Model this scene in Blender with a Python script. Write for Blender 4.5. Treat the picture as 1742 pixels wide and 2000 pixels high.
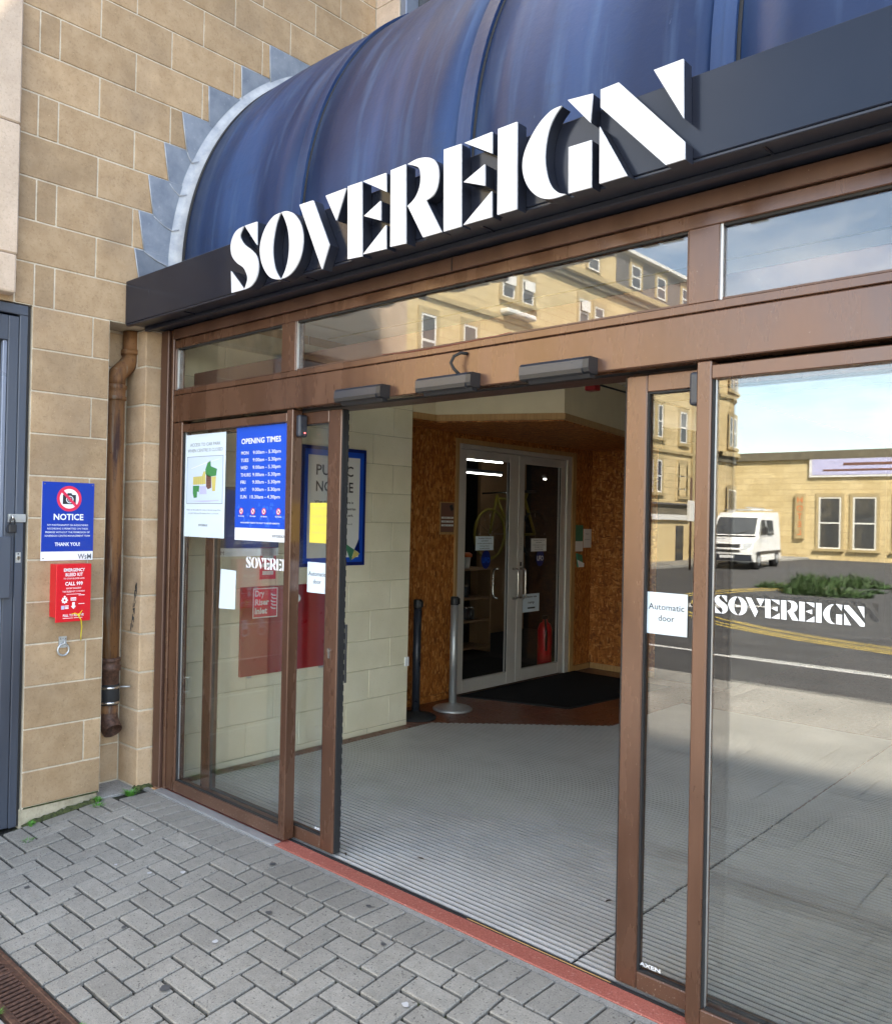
import bpy, bmesh, math, random
from mathutils import Vector, Matrix
random.seed(7)
R = math.radians
scene = bpy.context.scene
for _o in list(bpy.data.objects):
    bpy.data.objects.remove(_o, do_unlink=True)
C = scene.collection

# ------------------------------------------------------------------ camera
# photograph: 1742 x 2000 px, principal point at (750, 1000), focal length 1632 px
YAW, PITCH, ROLL = R(44.3102), R(0.3279), R(1.2245)
fwd = Vector((-math.sin(YAW) * math.cos(PITCH), math.cos(YAW) * math.cos(PITCH), math.sin(PITCH)))
rgt = Vector((math.cos(YAW), math.sin(YAW), 0))
upv = rgt.cross(fwd)
r2 = rgt * math.cos(ROLL) + upv * math.sin(ROLL)
u2 = -rgt * math.sin(ROLL) + upv * math.cos(ROLL)
cam_data = bpy.data.cameras.new('camera')
cam = bpy.data.objects.new('camera', cam_data)
C.objects.link(cam)
mw = Matrix.Identity(4)
for i in range(3):
    mw[i][0], mw[i][1], mw[i][2] = r2[i], u2[i], -fwd[i]
mw[0][3], mw[1][3], mw[2][3] = 0, 0, 1.62
cam.matrix_world = mw
cam_data.sensor_fit = 'VERTICAL'
cam_data.sensor_height = 36
cam_data.lens = 36 * 1632.1 / 2000
cam_data.shift_x = 121 / 2000
cam_data.clip_start, cam_data.clip_end = 0.05, 500
scene.camera = cam

# ------------------------------------------------------------------ light
SUN_H = (0.80, 0.60)            # horizontal direction towards the sun (behind the building, from the right)
SUN_EL = R(45)
world = bpy.data.worlds.new('World')
scene.world = world
world.use_nodes = True
wn, wl = world.node_tree.nodes, world.node_tree.links
wn.clear()
wo = wn.new('ShaderNodeOutputWorld'); bg = wn.new('ShaderNodeBackground')
sky = wn.new('ShaderNodeTexSky'); sky.sky_type = 'NISHITA'; sky.sun_disc = False
sky.sun_elevation = SUN_EL
sky.sun_rotation = math.atan2(SUN_H[0], SUN_H[1])
sky.air_density = 1.0; sky.dust_density = 0.1; sky.ozone_density = 1.0
# broken cloud over the whole sky
tc = wn.new('ShaderNodeTexCoord'); mp = wn.new('ShaderNodeMapping'); mp.inputs['Scale'].default_value = (1.0, 1.0, 2.2)
nz = wn.new('ShaderNodeTexNoise'); nz.inputs['Scale'].default_value = 2.6; nz.inputs['Detail'].default_value = 8; nz.inputs['Roughness'].default_value = 0.58
rp = wn.new('ShaderNodeValToRGB'); rp.color_ramp.elements[0].position = 0.44; rp.color_ramp.elements[1].position = 0.72
rp.color_ramp.elements[0].color = (0, 0, 0, 1); rp.color_ramp.elements[1].color = (0.8, 0.8, 0.8, 1)
mx = wn.new('ShaderNodeMix'); mx.data_type = 'RGBA'
mx.inputs[7].default_value = (9.6, 9.6, 9.6, 1)
wl.new(tc.outputs['Generated'], mp.inputs['Vector']); wl.new(mp.outputs['Vector'], nz.inputs['Vector'])
wl.new(nz.outputs['Fac'], rp.inputs['Fac']); wl.new(rp.outputs['Color'], mx.inputs[0])
wl.new(sky.outputs['Color'], mx.inputs[6]); wl.new(mx.outputs[2], bg.inputs['Color'])
bg.inputs['Strength'].default_value = 0.12
wl.new(bg.outputs['Background'], wo.inputs['Surface'])
sd = bpy.data.lights.new('sun', 'SUN'); sd.energy = 4.9; sd.angle = R(2.2); sd.color = (1.0, 0.94, 0.85)
sun = bpy.data.objects.new('sun', sd); C.objects.link(sun)
sdir = Vector((-SUN_H[0] * math.cos(SUN_EL), -SUN_H[1] * math.cos(SUN_EL), -math.sin(SUN_EL)))
sun.rotation_euler = sdir.to_track_quat('-Z', 'Y').to_euler()
sun.location = (6, 6, 14)
scene.view_settings.view_transform = 'Standard'
scene.view_settings.look = 'None'
scene.view_settings.gamma = 1
scene.view_settings.use_curve_mapping = False
scene.view_settings.use_white_balance = True      # camera white balance set for open shade
scene.view_settings.white_balance_temperature = 7100
scene.view_settings.white_balance_tint = 10
scene.view_settings.exposure = 2.78
scene.cycles.max_bounces = 10
scene.cycles.diffuse_bounces = 7
scene.cycles.transparent_max_bounces = 16
scene.cycles.use_denoising = True
scene.cycles.sample_clamp_indirect = 6

# ------------------------------------------------------------------ helpers
ORG = {}
def thing(name, label, cat, loc=(0, 0, 0), group=None, kind=None):
    o = bpy.data.objects.new(name, None); C.objects.link(o)
    o.empty_display_size = 0.1
    o.location = loc; ORG[o.name] = Vector(loc)
    if label: o['label'] = label
    if cat: o['category'] = cat
    if group: o['group'] = group
    if kind: o['kind'] = kind
    return o
def tag(o, label=None, cat=None, group=None, kind=None):
    if label: o['label'] = label
    if cat: o['category'] = cat
    if group: o['group'] = group
    if kind: o['kind'] = kind
    return o
def link(name, me, loc, parent=None, rot=None, label=None):
    o = bpy.data.objects.new(name, me); C.objects.link(o)
    w = Vector(loc)
    ORG[o.name] = w
    if parent is not None:
        o.parent = parent
        o.location = w - ORG[parent.name]
    else:
        o.location = w
    if rot: o.rotation_euler = rot
    if label: o['label'] = label
    return o
def bm_mesh(bm, mat, smooth=False):
    me = bpy.data.meshes.new('m'); bm.to_mesh(me); bm.free()
    me.materials.append(mat)
    if smooth:
        for p in me.polygons: p.use_smooth = True
    return me
_bc = {}
def box_mesh(sx, sy, sz, mat, bev=0.0, seg=1):
    k = (round(sx, 4), round(sy, 4), round(sz, 4), mat.name, round(bev, 5), seg)
    if k in _bc: return _bc[k]
    bm = bmesh.new(); bmesh.ops.create_cube(bm, size=1)
    bmesh.ops.scale(bm, vec=(sx, sy, sz), verts=bm.verts)
    if bev > 0: bmesh.ops.bevel(bm, geom=list(bm.edges), offset=bev, segments=seg, affect='EDGES', profile=0.5)
    _bc[k] = bm_mesh(bm, mat, False)
    return _bc[k]
def box(name, x0, x1, y0, y1, z0, z1, mat, parent=None, bev=0.0, rot=None, seg=1, label=None):
    me = box_mesh(abs(x1 - x0), abs(y1 - y0), abs(z1 - z0), mat, bev, seg)
    return link(name, me, ((x0 + x1) / 2, (y0 + y1) / 2, (z0 + z1) / 2), parent, rot, label)
def raw(name, verts, faces, mat, parent=None, smooth=False, loc=None):
    vs = [Vector(v) for v in verts]
    o = Vector(loc) if loc is not None else sum(vs, Vector()) / len(vs)
    me = bpy.data.meshes.new('m'); me.from_pydata([v - o for v in vs], [], faces); me.materials.append(mat)
    if smooth:
        for p in me.polygons: p.use_smooth = True
    me.update()
    return link(name, me, o, parent)
# plane frames: origin, right, up, normal
def plane_x(x): return (Vector((x, 0, 0)), Vector((0, 1, 0)), Vector((0, 0, 1)), Vector((1, 0, 0)))
def plane_y(y): return (Vector((0, y, 0)), Vector((1, 0, 0)), Vector((0, 0, 1)), Vector((0, -1, 0)))
def pt(pl, u, v, n=0.0): return pl[0] + pl[1] * u + pl[2] * v + pl[3] * n
def prism(name, pl, pts, d0, d1, mat, parent=None, smooth=False):
    """polygon (u,v) on a plane, extruded along the normal from d0 to d1"""
    a = sum(pts[i][0] * pts[(i + 1) % len(pts)][1] - pts[(i + 1) % len(pts)][0] * pts[i][1] for i in range(len(pts)))
    if a < 0: pts = pts[::-1]
    n = len(pts)
    bm = bmesh.new()
    cen = sum((pt(pl, u, v, (d0 + d1) / 2) for u, v in pts), Vector()) / n
    if abs(d1 - d0) < 1e-6:
        bm.faces.new([bm.verts.new(pt(pl, u, v, d1) - cen) for u, v in pts])
    else:
        A = [bm.verts.new(pt(pl, u, v, d0) - cen) for u, v in pts]
        B = [bm.verts.new(pt(pl, u, v, d1) - cen) for u, v in pts]
        bm.faces.new(B); bm.faces.new(A[::-1])
        for i in range(n):
            j = (i + 1) % n
            bm.faces.new((A[i], A[j], B[j], B[i]))
    bm.normal_update()
    bmesh.ops.triangulate(bm, faces=[f for f in bm.faces if len(f.verts) > 4], ngon_method='EAR_CLIP')
    bm.normal_update()
    return link(name, bm_mesh(bm, mat, smooth), cen, parent)
def rect(name, pl, u0, u1, v0, v1, d0, d1, mat, parent=None):
    return prism(name, pl, [(u0, v0), (u1, v0), (u1, v1), (u0, v1)], d0, d1, mat, parent)
def disc(pl, u, v, r, n=28, sx=1): return [(u + r * sx * math.cos(2 * math.pi * i / n), v + r * math.sin(2 * math.pi * i / n)) for i in range(n)]
def ring(name, pl, u, v, r0, r1, d0, d1, mat, parent=None, n=32):
    vs, fs = [], []
    for i in range(n):
        a = 2 * math.pi * i / n
        for r, d in ((r0, d0), (r0, d1), (r1, d1), (r1, d0)):
            vs.append(pt(pl, u + r * math.cos(a), v + r * math.sin(a), d))
    for i in range(n):
        j = (i + 1) % n
        for k in range(4):
            fs.append((i * 4 + k, i * 4 + (k + 1) % 4, j * 4 + (k + 1) % 4, j * 4 + k))
    return raw(name, vs, fs, mat, parent)
def tube(name, pts, r, mat, parent=None, n=12, cap=True, closed=False):
    """swept round bar through pts; r a number or one per point"""
    P = [Vector(p) for p in pts]; m = len(P)
    rr = [r] * m if not hasattr(r, '__len__') else list(r)
    vs, fs = [], []
    prev = None
    for i in range(m):
        if closed: t = (P[(i + 1) % m] - P[i - 1])
        else: t = P[min(i + 1, m - 1)] - P[max(i - 1, 0)]
        t.normalize()
        if prev is None:
            a = Vector((0, 0, 1)) if abs(t.z) < 0.9 else Vector((1, 0, 0))
            s = t.cross(a).normalized()
        else:
            s = (prev - t * prev.dot(t)).normalized()
        prev = s
        b = t.cross(s)
        for k in range(n):
            an = 2 * math.pi * k / n
            vs.append(P[i] + (s * math.cos(an) + b * math.sin(an)) * rr[i])
    last = m if closed else m - 1
    for i in range(last):
        for k in range(n):
            a, b = i * n + k, i * n + (k + 1) % n
            c, d = ((i + 1) % m) * n + (k + 1) % n, ((i + 1) % m) * n + k
            fs.append((a, b, c, d))
    if cap and not closed:
        fs.append(tuple(range(n))[::-1]); fs.append(tuple(range((m - 1) * n, m * n)))
    return raw(name, vs, fs, mat, parent, smooth=True)
def lathe(name, cx, cy, prof, mat, parent=None, n=28):
    """prof: list of (radius, z)"""
    vs, fs = [], []
    for r, z in prof:
        for k in range(n):
            a = 2 * math.pi * k / n
            vs.append((cx + r * math.cos(a), cy + r * math.sin(a), z))
    for i in range(len(prof) - 1):
        for k in range(n):
            fs.append((i * n + k, i * n + (k + 1) % n, (i + 1) * n + (k + 1) % n, (i + 1) * n + k))
    fs.append(tuple(range(n))[::-1]); fs.append(tuple(range((len(prof) - 1) * n, len(prof) * n)))
    o = raw(name, vs, fs, mat, parent, smooth=True)
    return o
def arc(u, v, r, a0, a1, n=10): return [(u + r * math.cos(R(a0 + (a1 - a0) * i / n)), v + r * math.sin(R(a0 + (a1 - a0) * i / n))) for i in range(n + 1)]
def spline(q, sub=5):
    """closed outline with corner flags; smooth points are joined by Catmull-Rom"""
    n = len(q); out = []
    for i in range(n):
        p0, p1, p2, p3 = q[i - 1], q[i], q[(i + 1) % n], q[(i + 2) % n]
        out.append((p1[0], p1[1]))
        if p1[2] and p2[2]: continue
        a = p1 if p1[2] else p0
        d = p2 if p2[2] else p3
        for s in range(1, sub):
            t = s / sub
            f = lambda A, B, D, E: 0.5 * (2 * B + (D - A) * t + (2 * A - 5 * B + 4 * D - E) * t * t + (3 * B - A - 3 * D + E) * t ** 3)
            out.append((f(a[0], p1[0], p2[0], d[0]), f(a[1], p1[1], p2[1], d[1])))
    return out
DG = None
def text(name, s, pl, u, v, size, mat, parent=None, align='CENTER', bold=0.0, xs=1.0, n=0.0012, shear=0.0, gap=1.0, width=None):
    """flat lettering on a plane; (u, v) is the baseline point, size is the cap height"""
    cu = bpy.data.curves.new('t', 'FONT'); cu.body = s; cu.align_x = align; cu.size = size / 0.729
    cu.offset = bold * size; cu.resolution_u = 2; cu.dimensions = '2D'; cu.fill_mode = 'FRONT'; cu.space_character = gap; cu.shear = shear
    ob = bpy.data.objects.new('t', cu)
    C.objects.link(ob)
    dg = bpy.context.evaluated_depsgraph_get()
    me = bpy.data.meshes.new_from_object(ob.evaluated_get(dg))
    bpy.data.objects.remove(ob, do_unlink=True); bpy.data.curves.remove(cu)
    me.materials.clear(); me.materials.append(mat)
    if width and len(me.vertices):
        w = max(x.co.x for x in me.vertices) - min(x.co.x for x in me.vertices)
        xs = width / w
    o = pt(pl, u, v, n)
    for vv in me.vertices:
        x, y = vv.co.x * xs, vv.co.y
        vv.co = pl[1] * x + pl[2] * y
    me.update()
    if len(me.polygons) and me.polygons[0].normal.dot(pl[3]) < 0: me.flip_normals()
    return link(name, me, o, parent)

# ------------------------------------------------------------------ materials
MATS = {}
def rgb(h):
    h = h.lstrip('#'); c = [int(h[i:i + 2], 16) / 255 for i in (0, 2, 4)]
    return tuple((x / 12.92 if x <= 0.04045 else ((x + 0.055) / 1.055) ** 2.4) for x in c)
class NT:
    def __init__(s, name):
        s.m = bpy.data.materials.new(name); s.m.use_nodes = True
        s.n, s.l = s.m.node_tree.nodes, s.m.node_tree.links
        s.n.clear()
        s.out = s.n.new('ShaderNodeOutputMaterial'); s.p = s.n.new('ShaderNodeBsdfPrincipled')
        s.l.new(s.p.outputs[0], s.out.inputs[0])
        s.pos = s.n.new('ShaderNodeNewGeometry').outputs['Position']
    def noise(s, scale, detail=4, rough=0.55, stretch=None, dist=0.0):
        v = s.pos
        if stretch:
            m = s.n.new('ShaderNodeMapping'); m.inputs['Scale'].default_value = stretch
            s.l.new(v, m.inputs['Vector']); v = m.outputs[0]
        t = s.n.new('ShaderNodeTexNoise'); t.inputs['Scale'].default_value = scale; t.inputs['Detail'].default_value = detail
        t.inputs['Roughness'].default_value = rough; t.inputs['Distortion'].default_value = dist
        s.l.new(v, t.inputs['Vector'])
        return t.outputs['Fac']
    def ramp(s, fac, *stops):
        r = s.n.new('ShaderNodeValToRGB'); e = r.color_ramp.elements
        while len(e) < len(stops): e.new(0.5)
        for i, (p, c) in enumerate(stops):
            e[i].position = p
            e[i].color = (c, c, c, 1) if not hasattr(c, '__len__') else (*c[:3], 1)
        s.l.new(fac, r.inputs['Fac'])
        return r.outputs['Color']
    def mix(s, fac, a, b, mode='MIX'):
        m = s.n.new('ShaderNodeMix'); m.data_type = 'RGBA'; m.blend_type = mode
        for i, v in ((0, fac), (6, a), (7, b)):
            if hasattr(v, 'is_linked') or hasattr(v, 'links'): s.l.new(v, m.inputs[i])
            elif i == 0: m.inputs[0].default_value = v
            else: m.inputs[i].default_value = (*v[:3], 1)
        return m.outputs[2]
    def vary(s, col, amt):
        oi = s.n.new('ShaderNodeObjectInfo')
        return s.mix(1.0, col, s.ramp(oi.outputs['Random'], (0, 1 - amt), (1, 1 + amt * 0.6)), 'MULTIPLY')
    def bump(s, fac, strength, dist=0.01):
        b = s.n.new('ShaderNodeBump'); b.inputs['Strength'].default_value = strength; b.inputs['Distance'].default_value = dist
        s.l.new(fac, b.inputs['Height']); s.l.new(b.outputs[0], s.p.inputs['Normal'])
    def set(s, col=None, rough=None, metal=None, spec=None):
        for k, v in (('Base Color', col), ('Roughness', rough), ('Metallic', metal), ('Specular IOR Level', spec)):
            if v is None: continue
            if hasattr(v, 'is_linked') or hasattr(v, 'links'): s.l.new(v, s.p.inputs[k])
            elif k == 'Base Color': s.p.inputs[k].default_value = (*v[:3], 1)
            else: s.p.inputs[k].default_value = v
        return s.m
def plain(name, col, rough=0.5, metal=0.0, spec=0.5, var=0.06, sc=3.5):
    """paint, print or plastic with slight unevenness"""
    t = NT(name)
    f = t.noise(sc, 5)
    c = t.mix(t.ramp(f, (0.3, 0.0), (0.7, 1.0)), [x * (1 - var) for x in col], [min(1, x * (1 + var * 0.6)) for x in col])
    t.set(c, t.ramp(t.noise(sc * 2.3, 3), (0.3, max(0.02, rough - 0.03)), (0.7, min(1, rough + 0.03))), metal, spec)
    return t.m
def emit(name, col, strength):
    t = NT(name); t.set((0.8, 0.8, 0.8), 0.4)
    t.p.inputs['Emission Color'].default_value = (*col, 1); t.p.inputs['Emission Strength'].default_value = strength
    return t.m
def stone_mat(name, a, b, c, var=0.2, dark=0.35):
    t = NT(name)
    big = t.noise(2.2, 4, 0.6); mid = t.noise(9, 5, 0.62); fine = t.noise(190, 2, 0.5); gr = t.noise(70, 3, 0.7)
    col = t.mix(t.ramp(mid, (0.32, 0), (0.68, 1)), a, b)
    col = t.mix(t.ramp(big, (0.46, 0), (0.70, dark)), col, c)
    col = t.vary(col, var)
    col = t.mix(t.ramp(gr, (0.30, 0.35), (0.48, 0.0)), col, [x * 0.5 for x in a])
    col = t.mix(t.ramp(fine, (0.72, 0), (0.78, 0.75)), col, [min(1, x * 2.1 + 0.06) for x in b])
    t.set(col, 0.9, 0, 0.25)
    t.bump(t.mix(0.5, gr, fine), 0.35, 0.004)
    return t.m
M = {}
M['stone'] = stone_mat('brown_sandstone', (0.33, 0.222, 0.128), (0.42, 0.297, 0.182), (0.235, 0.17, 0.115), 0.15, 0.55)
M['stone_pale'] = stone_mat('pale_sandstone', (0.47, 0.36, 0.27), (0.57, 0.45, 0.35), (0.38, 0.31, 0.25), 0.08, 0.4)
M['stone_quoin'] = stone_mat('buff_sandstone', (0.42, 0.29, 0.175), (0.50, 0.365, 0.24), (0.27, 0.21, 0.16), 0.13, 0.5)
M['mortar'] = stone_mat('pale_mortar', (0.47, 0.405, 0.31), (0.60, 0.53, 0.42), (0.30, 0.25, 0.19), 0.0, 0.5)
t = NT('painted_block')
f1, f2, f3 = t.noise(4, 4), t.noise(120, 3, 0.65), t.noise(0.9, 3)
c = t.mix(t.ramp(f1, (0.3, 0), (0.7, 1)), (0.76, 0.71, 0.53), (0.84, 0.79, 0.62))
c = t.vary(c, 0.05)
c = t.mix(t.ramp(f3, (0.50, 0), (0.72, 0.30)), c, (0.50, 0.45, 0.32))
c = t.mix(t.ramp(f2, (0.27, 0.5), (0.36, 0)), c, (0.30, 0.27, 0.18))
t.set(c, 0.62, 0, 0.35); t.bump(f2, 0.4, 0.003); M['cream'] = t.m
M['cream_plain'] = plain('cream_paint', (0.72, 0.65, 0.48), 0.7, var=0.06, sc=5)
M['cream_joint'] = plain('cream_painted_joint', (0.52, 0.48, 0.34), 0.75, var=0.2, sc=14)
def bronze(name, a, b, rough=0.23, sp0=0.75):
    t = NT(name)
    st = t.noise(2.2, 5, 0.65, (2, 2, 0.5)); fn = t.noise(60, 3, 0.6, (1, 1, 0.12)); sp = t.noise(140, 2)
    c = t.mix(t.ramp(st, (0.36, 0), (0.64, 1)), [x * 0.95 for x in a], [x * 1.03 for x in b])
    c = t.mix(t.ramp(fn, (0.66, 0), (0.80, 0.14)), c, [x * 1.5 + 0.02 for x in b])
    c = t.mix(t.ramp(sp, (sp0, 0), (sp0 + 0.03, 0.6)), c, (0.42, 0.36, 0.30))
    t.set(c, t.ramp(st, (0.3, rough - 0.06), (0.7, rough + 0.14)), 0.30, 0.85)
    t.bump(fn, 0.05, 0.002)
    return t.m
M['bronze'] = bronze('bronze_anodised', (0.092, 0.041, 0.023), (0.124, 0.060, 0.036))
M['bronze_splash'] = bronze('bronze_anodised_splashed', (0.092, 0.041, 0.023), (0.124, 0.060, 0.036), 0.4, 0.66)
M['bronze_dark'] = bronze('bronze_anodised_worn', (0.072, 0.032, 0.020), (0.106, 0.050, 0.032), 0.42)
M['black'] = plain('black_plastic', (0.018, 0.018, 0.02), 0.45)
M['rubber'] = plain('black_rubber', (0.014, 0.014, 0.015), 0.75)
M['charcoal'] = plain('charcoal_plastic', (0.028, 0.033, 0.046), 0.30, var=0.10)
def glass(name, f0=0.055, tint=(0.975, 0.985, 0.98), rough=0.0):
    m = bpy.data.materials.new(name); m.use_nodes = True
    n, l = m.node_tree.nodes, m.node_tree.links; n.clear()
    out = n.new('ShaderNodeOutputMaterial'); mixs = n.new('ShaderNodeMixShader')
    tr = n.new('ShaderNodeBsdfTransparent'); tr.inputs[0].default_value = (*tint, 1)
    gl = n.new('ShaderNodeBsdfGlossy'); gl.inputs['Roughness'].default_value = rough; gl.inputs['Color'].default_value = (1, 1, 1, 1)
    lw = n.new('ShaderNodeLayerWeight'); lw.inputs['Blend'].default_value = 0.5
    pw = n.new('ShaderNodeMath'); pw.operation = 'POWER'; pw.inputs[1].default_value = 5
    ml = n.new('ShaderNodeMath'); ml.operation = 'MULTIPLY_ADD'; ml.inputs[1].default_value = 1 - f0; ml.inputs[2].default_value = f0
    l.new(lw.outputs['Facing'], pw.inputs[0]); l.new(pw.outputs[0], ml.inputs[0])
    l.new(ml.outputs[0], mixs.inputs[0]); l.new(tr.outputs[0], mixs.inputs[1]); l.new(gl.outputs[0], mixs.inputs[2])
    l.new(mixs.outputs[0], out.inputs[0])
    return m
M['glass'] = glass('clear_glass', 0.064)
M['glass_shop'] = glass('shop_door_glass', 0.03, (0.97, 0.98, 0.98))
t = NT('lead_sheet')
s1 = t.noise(1.15, 2, 0.45, (2.6, 0.7, 0.5), 0.4); s2 = t.noise(3.2, 4, 0.55, (4.0, 0.5, 0.35)); s3 = t.noise(26, 3, 0.6, (2.0, 0.7, 0.5)); s4 = t.noise(75, 3, 0.6); s5 = t.noise(7, 5, 0.7)
c = t.mix(t.ramp(s1, (0.36, 0), (0.66, 1)), (0.006, 0.017, 0.058), (0.023, 0.055, 0.148))  # broad pale areas paint a sky sheen into the weathered lead
c = t.mix(t.ramp(s2, (0.52, 0), (0.84, 0.5)), c, (0.078, 0.135, 0.245))
c = t.mix(t.ramp(s5, (0.56, 0), (0.72, 0.35)), c, (0.022, 0.032, 0.06))
c = t.mix(t.ramp(s3, (0.73, 0), (0.80, 0.35)), c, (0.20, 0.25, 0.34))
c = t.mix(t.ramp(s4, (0.74, 0), (0.80, 0.5)), c, (0.02, 0.025, 0.04))
t.set(c, t.ramp(s2, (0.3, 0.36), (0.7, 0.52)), 0.0, 0.22); t.bump(t.mix(0.5, s5, s1), 0.22, 0.02); M['lead'] = t.m
t = NT('lead_flashing')
s1 = t.noise(7, 5, 0.6); s2 = t.noise(30, 4, 0.65)
c = t.mix(t.ramp(s1, (0.3, 0), (0.7, 1)), (0.13, 0.155, 0.20), (0.245, 0.27, 0.31))
c = t.mix(t.ramp(s2, (0.62, 0), (0.75, 0.6)), c, (0.36, 0.37, 0.39))
t.set(c, 0.5, 0.2, 0.5); t.bump(s1, 0.25, 0.01); c = t.vary(c, 0.22); t.set(c); M['flash'] = t.m
t = NT('lead_apron')
s1 = t.noise(9, 5, 0.65)
t.set(t.mix(t.ramp(s1, (0.3, 0), (0.7, 1)), (0.21, 0.23, 0.265), (0.40, 0.41, 0.425)), 0.55, 0.1); t.bump(s1, 0.4, 0.012); M['apron'] = t.m
t = NT('fascia_paint')
s1 = t.noise(1.2, 4); s2 = t.noise(55, 3, 0.6, (1, 1, 0.08))
c = t.mix(t.ramp(s1, (0.3, 0), (0.7, 1)), (0.008, 0.010, 0.018), (0.013, 0.016, 0.027))
c = t.mix(t.ramp(s2, (0.73, 0), (0.80, 0.35)), c, (0.22, 0.22, 0.22))
t.set(c, 0.17, 0.0, 0.32); M['fascia'] = t.m
M['letter_white'] = plain('white_acrylic', (0.57, 0.585, 0.62), 0.28, var=0.02, sc=6)
M['letter_edge'] = plain('dark_letter_return', (0.014, 0.017, 0.028), 0.35)
def paver_mat(name, a, b, var):
    t = NT(name)
    big = t.noise(1.5, 4); mid = t.noise(26, 4, 0.6); fine = t.noise(190, 2, 0.6); sp = t.noise(95, 2, 0.5); st = t.noise(5.5, 3, 0.6)
    c = t.mix(t.ramp(mid, (0.3, 0), (0.7, 1)), a, b)
    c = t.mix(t.ramp(big, (0.40, 0), (0.66, 0.55)), c, [x * 0.62 for x in a])
    c = t.vary(c, var)
    c = t.mix(t.ramp(fine, (0.30, 0.55), (0.45, 0)), c, [x * 0.42 for x in a])
    c = t.mix(t.ramp(sp, (0.31, 0.7), (0.37, 0)), c, [x * 0.22 for x in a])
    c = t.mix(t.ramp(fine, (0.60, 0), (0.72, 0.4)), c, [min(1, x * 1.6) for x in b])
    c = t.mix(t.ramp(st, (0.725, 0), (0.75, 0.55)), c, [x * 0.35 for x in a])
    t.set(c, 0.88, 0, 0.3); t.bump(t.mix(0.5, fine, sp), 0.5, 0.004)
    return t.m
M['paver'] = paver_mat('grey_block_paver', (0.238, 0.224, 0.196), (0.30, 0.284, 0.25), 0.11)
M['slab'] = paver_mat('concrete_slab', (0.27, 0.262, 0.24), (0.35, 0.34, 0.315), 0.12)
t = NT('mossy_joint')
c = t.mix(t.ramp(t.noise(9, 4), (0.52, 0), (0.68, 1)), (0.020, 0.019, 0.015), (0.035, 0.05, 0.012))
t.set(c, 0.95); t.bump(t.noise(150, 3), 0.6, 0.006); M['joint'] = t.m
t = NT('red_granite')
fn = t.noise(210, 2, 0.6); md = t.noise(85, 3)
c = t.mix(t.ramp(fn, (0.35, 0), (0.62, 1)), (0.26, 0.065, 0.048), (0.42, 0.135, 0.10))
c = t.mix(t.ramp(md, (0.60, 0), (0.70, 0.6)), c, (0.62, 0.36, 0.30))
t.set(c, 0.5, 0, 0.5); M['granite'] = t.m
t = NT('mat_fibre')
a1, a2, a3 = t.noise(230, 2, 0.6), t.noise(3.2, 5, 0.6), t.noise(30, 4, 0.65)
c = t.mix(t.ramp(a1, (0.3, 0), (0.7, 1)), (0.47, 0.455, 0.42), (0.70, 0.685, 0.645))
c = t.mix(t.ramp(a2, (0.44, 0), (0.66, 0.5)), c, (0.40, 0.385, 0.35))
c = t.mix(t.ramp(a3, (0.60, 0), (0.74, 0.55)), c, (0.10, 0.10, 0.10))
t.set(c, 0.85, 0, 0.2); t.bump(a1, 0.5, 0.004); M['matfibre'] = t.m
M['alu'] = plain('satin_aluminium', (0.62, 0.62, 0.62), 0.36, 0.85, var=0.08)
M['alu_grey'] = plain('grey_anodised_aluminium', (0.62, 0.59, 0.55), 0.4, 0.25, var=0.06)
M['steel'] = plain('brushed_steel', (0.60, 0.58, 0.55), 0.26, 1.0, var=0.08)
M['galv'] = plain('galvanised_steel', (0.50, 0.52, 0.53), 0.45, 0.7, var=0.15)
t = NT('brown_quarry_tile')
c = t.vary(t.mix(t.ramp(t.noise(14, 4), (0.3, 0), (0.7, 1)), (0.135, 0.042, 0.022), (0.19, 0.06, 0.032)), 0.12)
t.set(c, t.ramp(t.noise(30, 3), (0.3, 0.25), (0.7, 0.42)), 0, 0.5); M['tile'] = t.m
M['grout'] = plain('tile_grout', (0.23, 0.13, 0.09), 0.9)
t = NT('black_entrance_mat')
c = t.mix(t.ramp(t.noise(300, 2), (0.35, 0), (0.65, 1)), (0.012, 0.012, 0.013), (0.035, 0.035, 0.037))
t.set(c, 0.95, 0, 0.1); t.bump(t.noise(300, 2), 0.6, 0.004); M['blackmat'] = t.m
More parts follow.
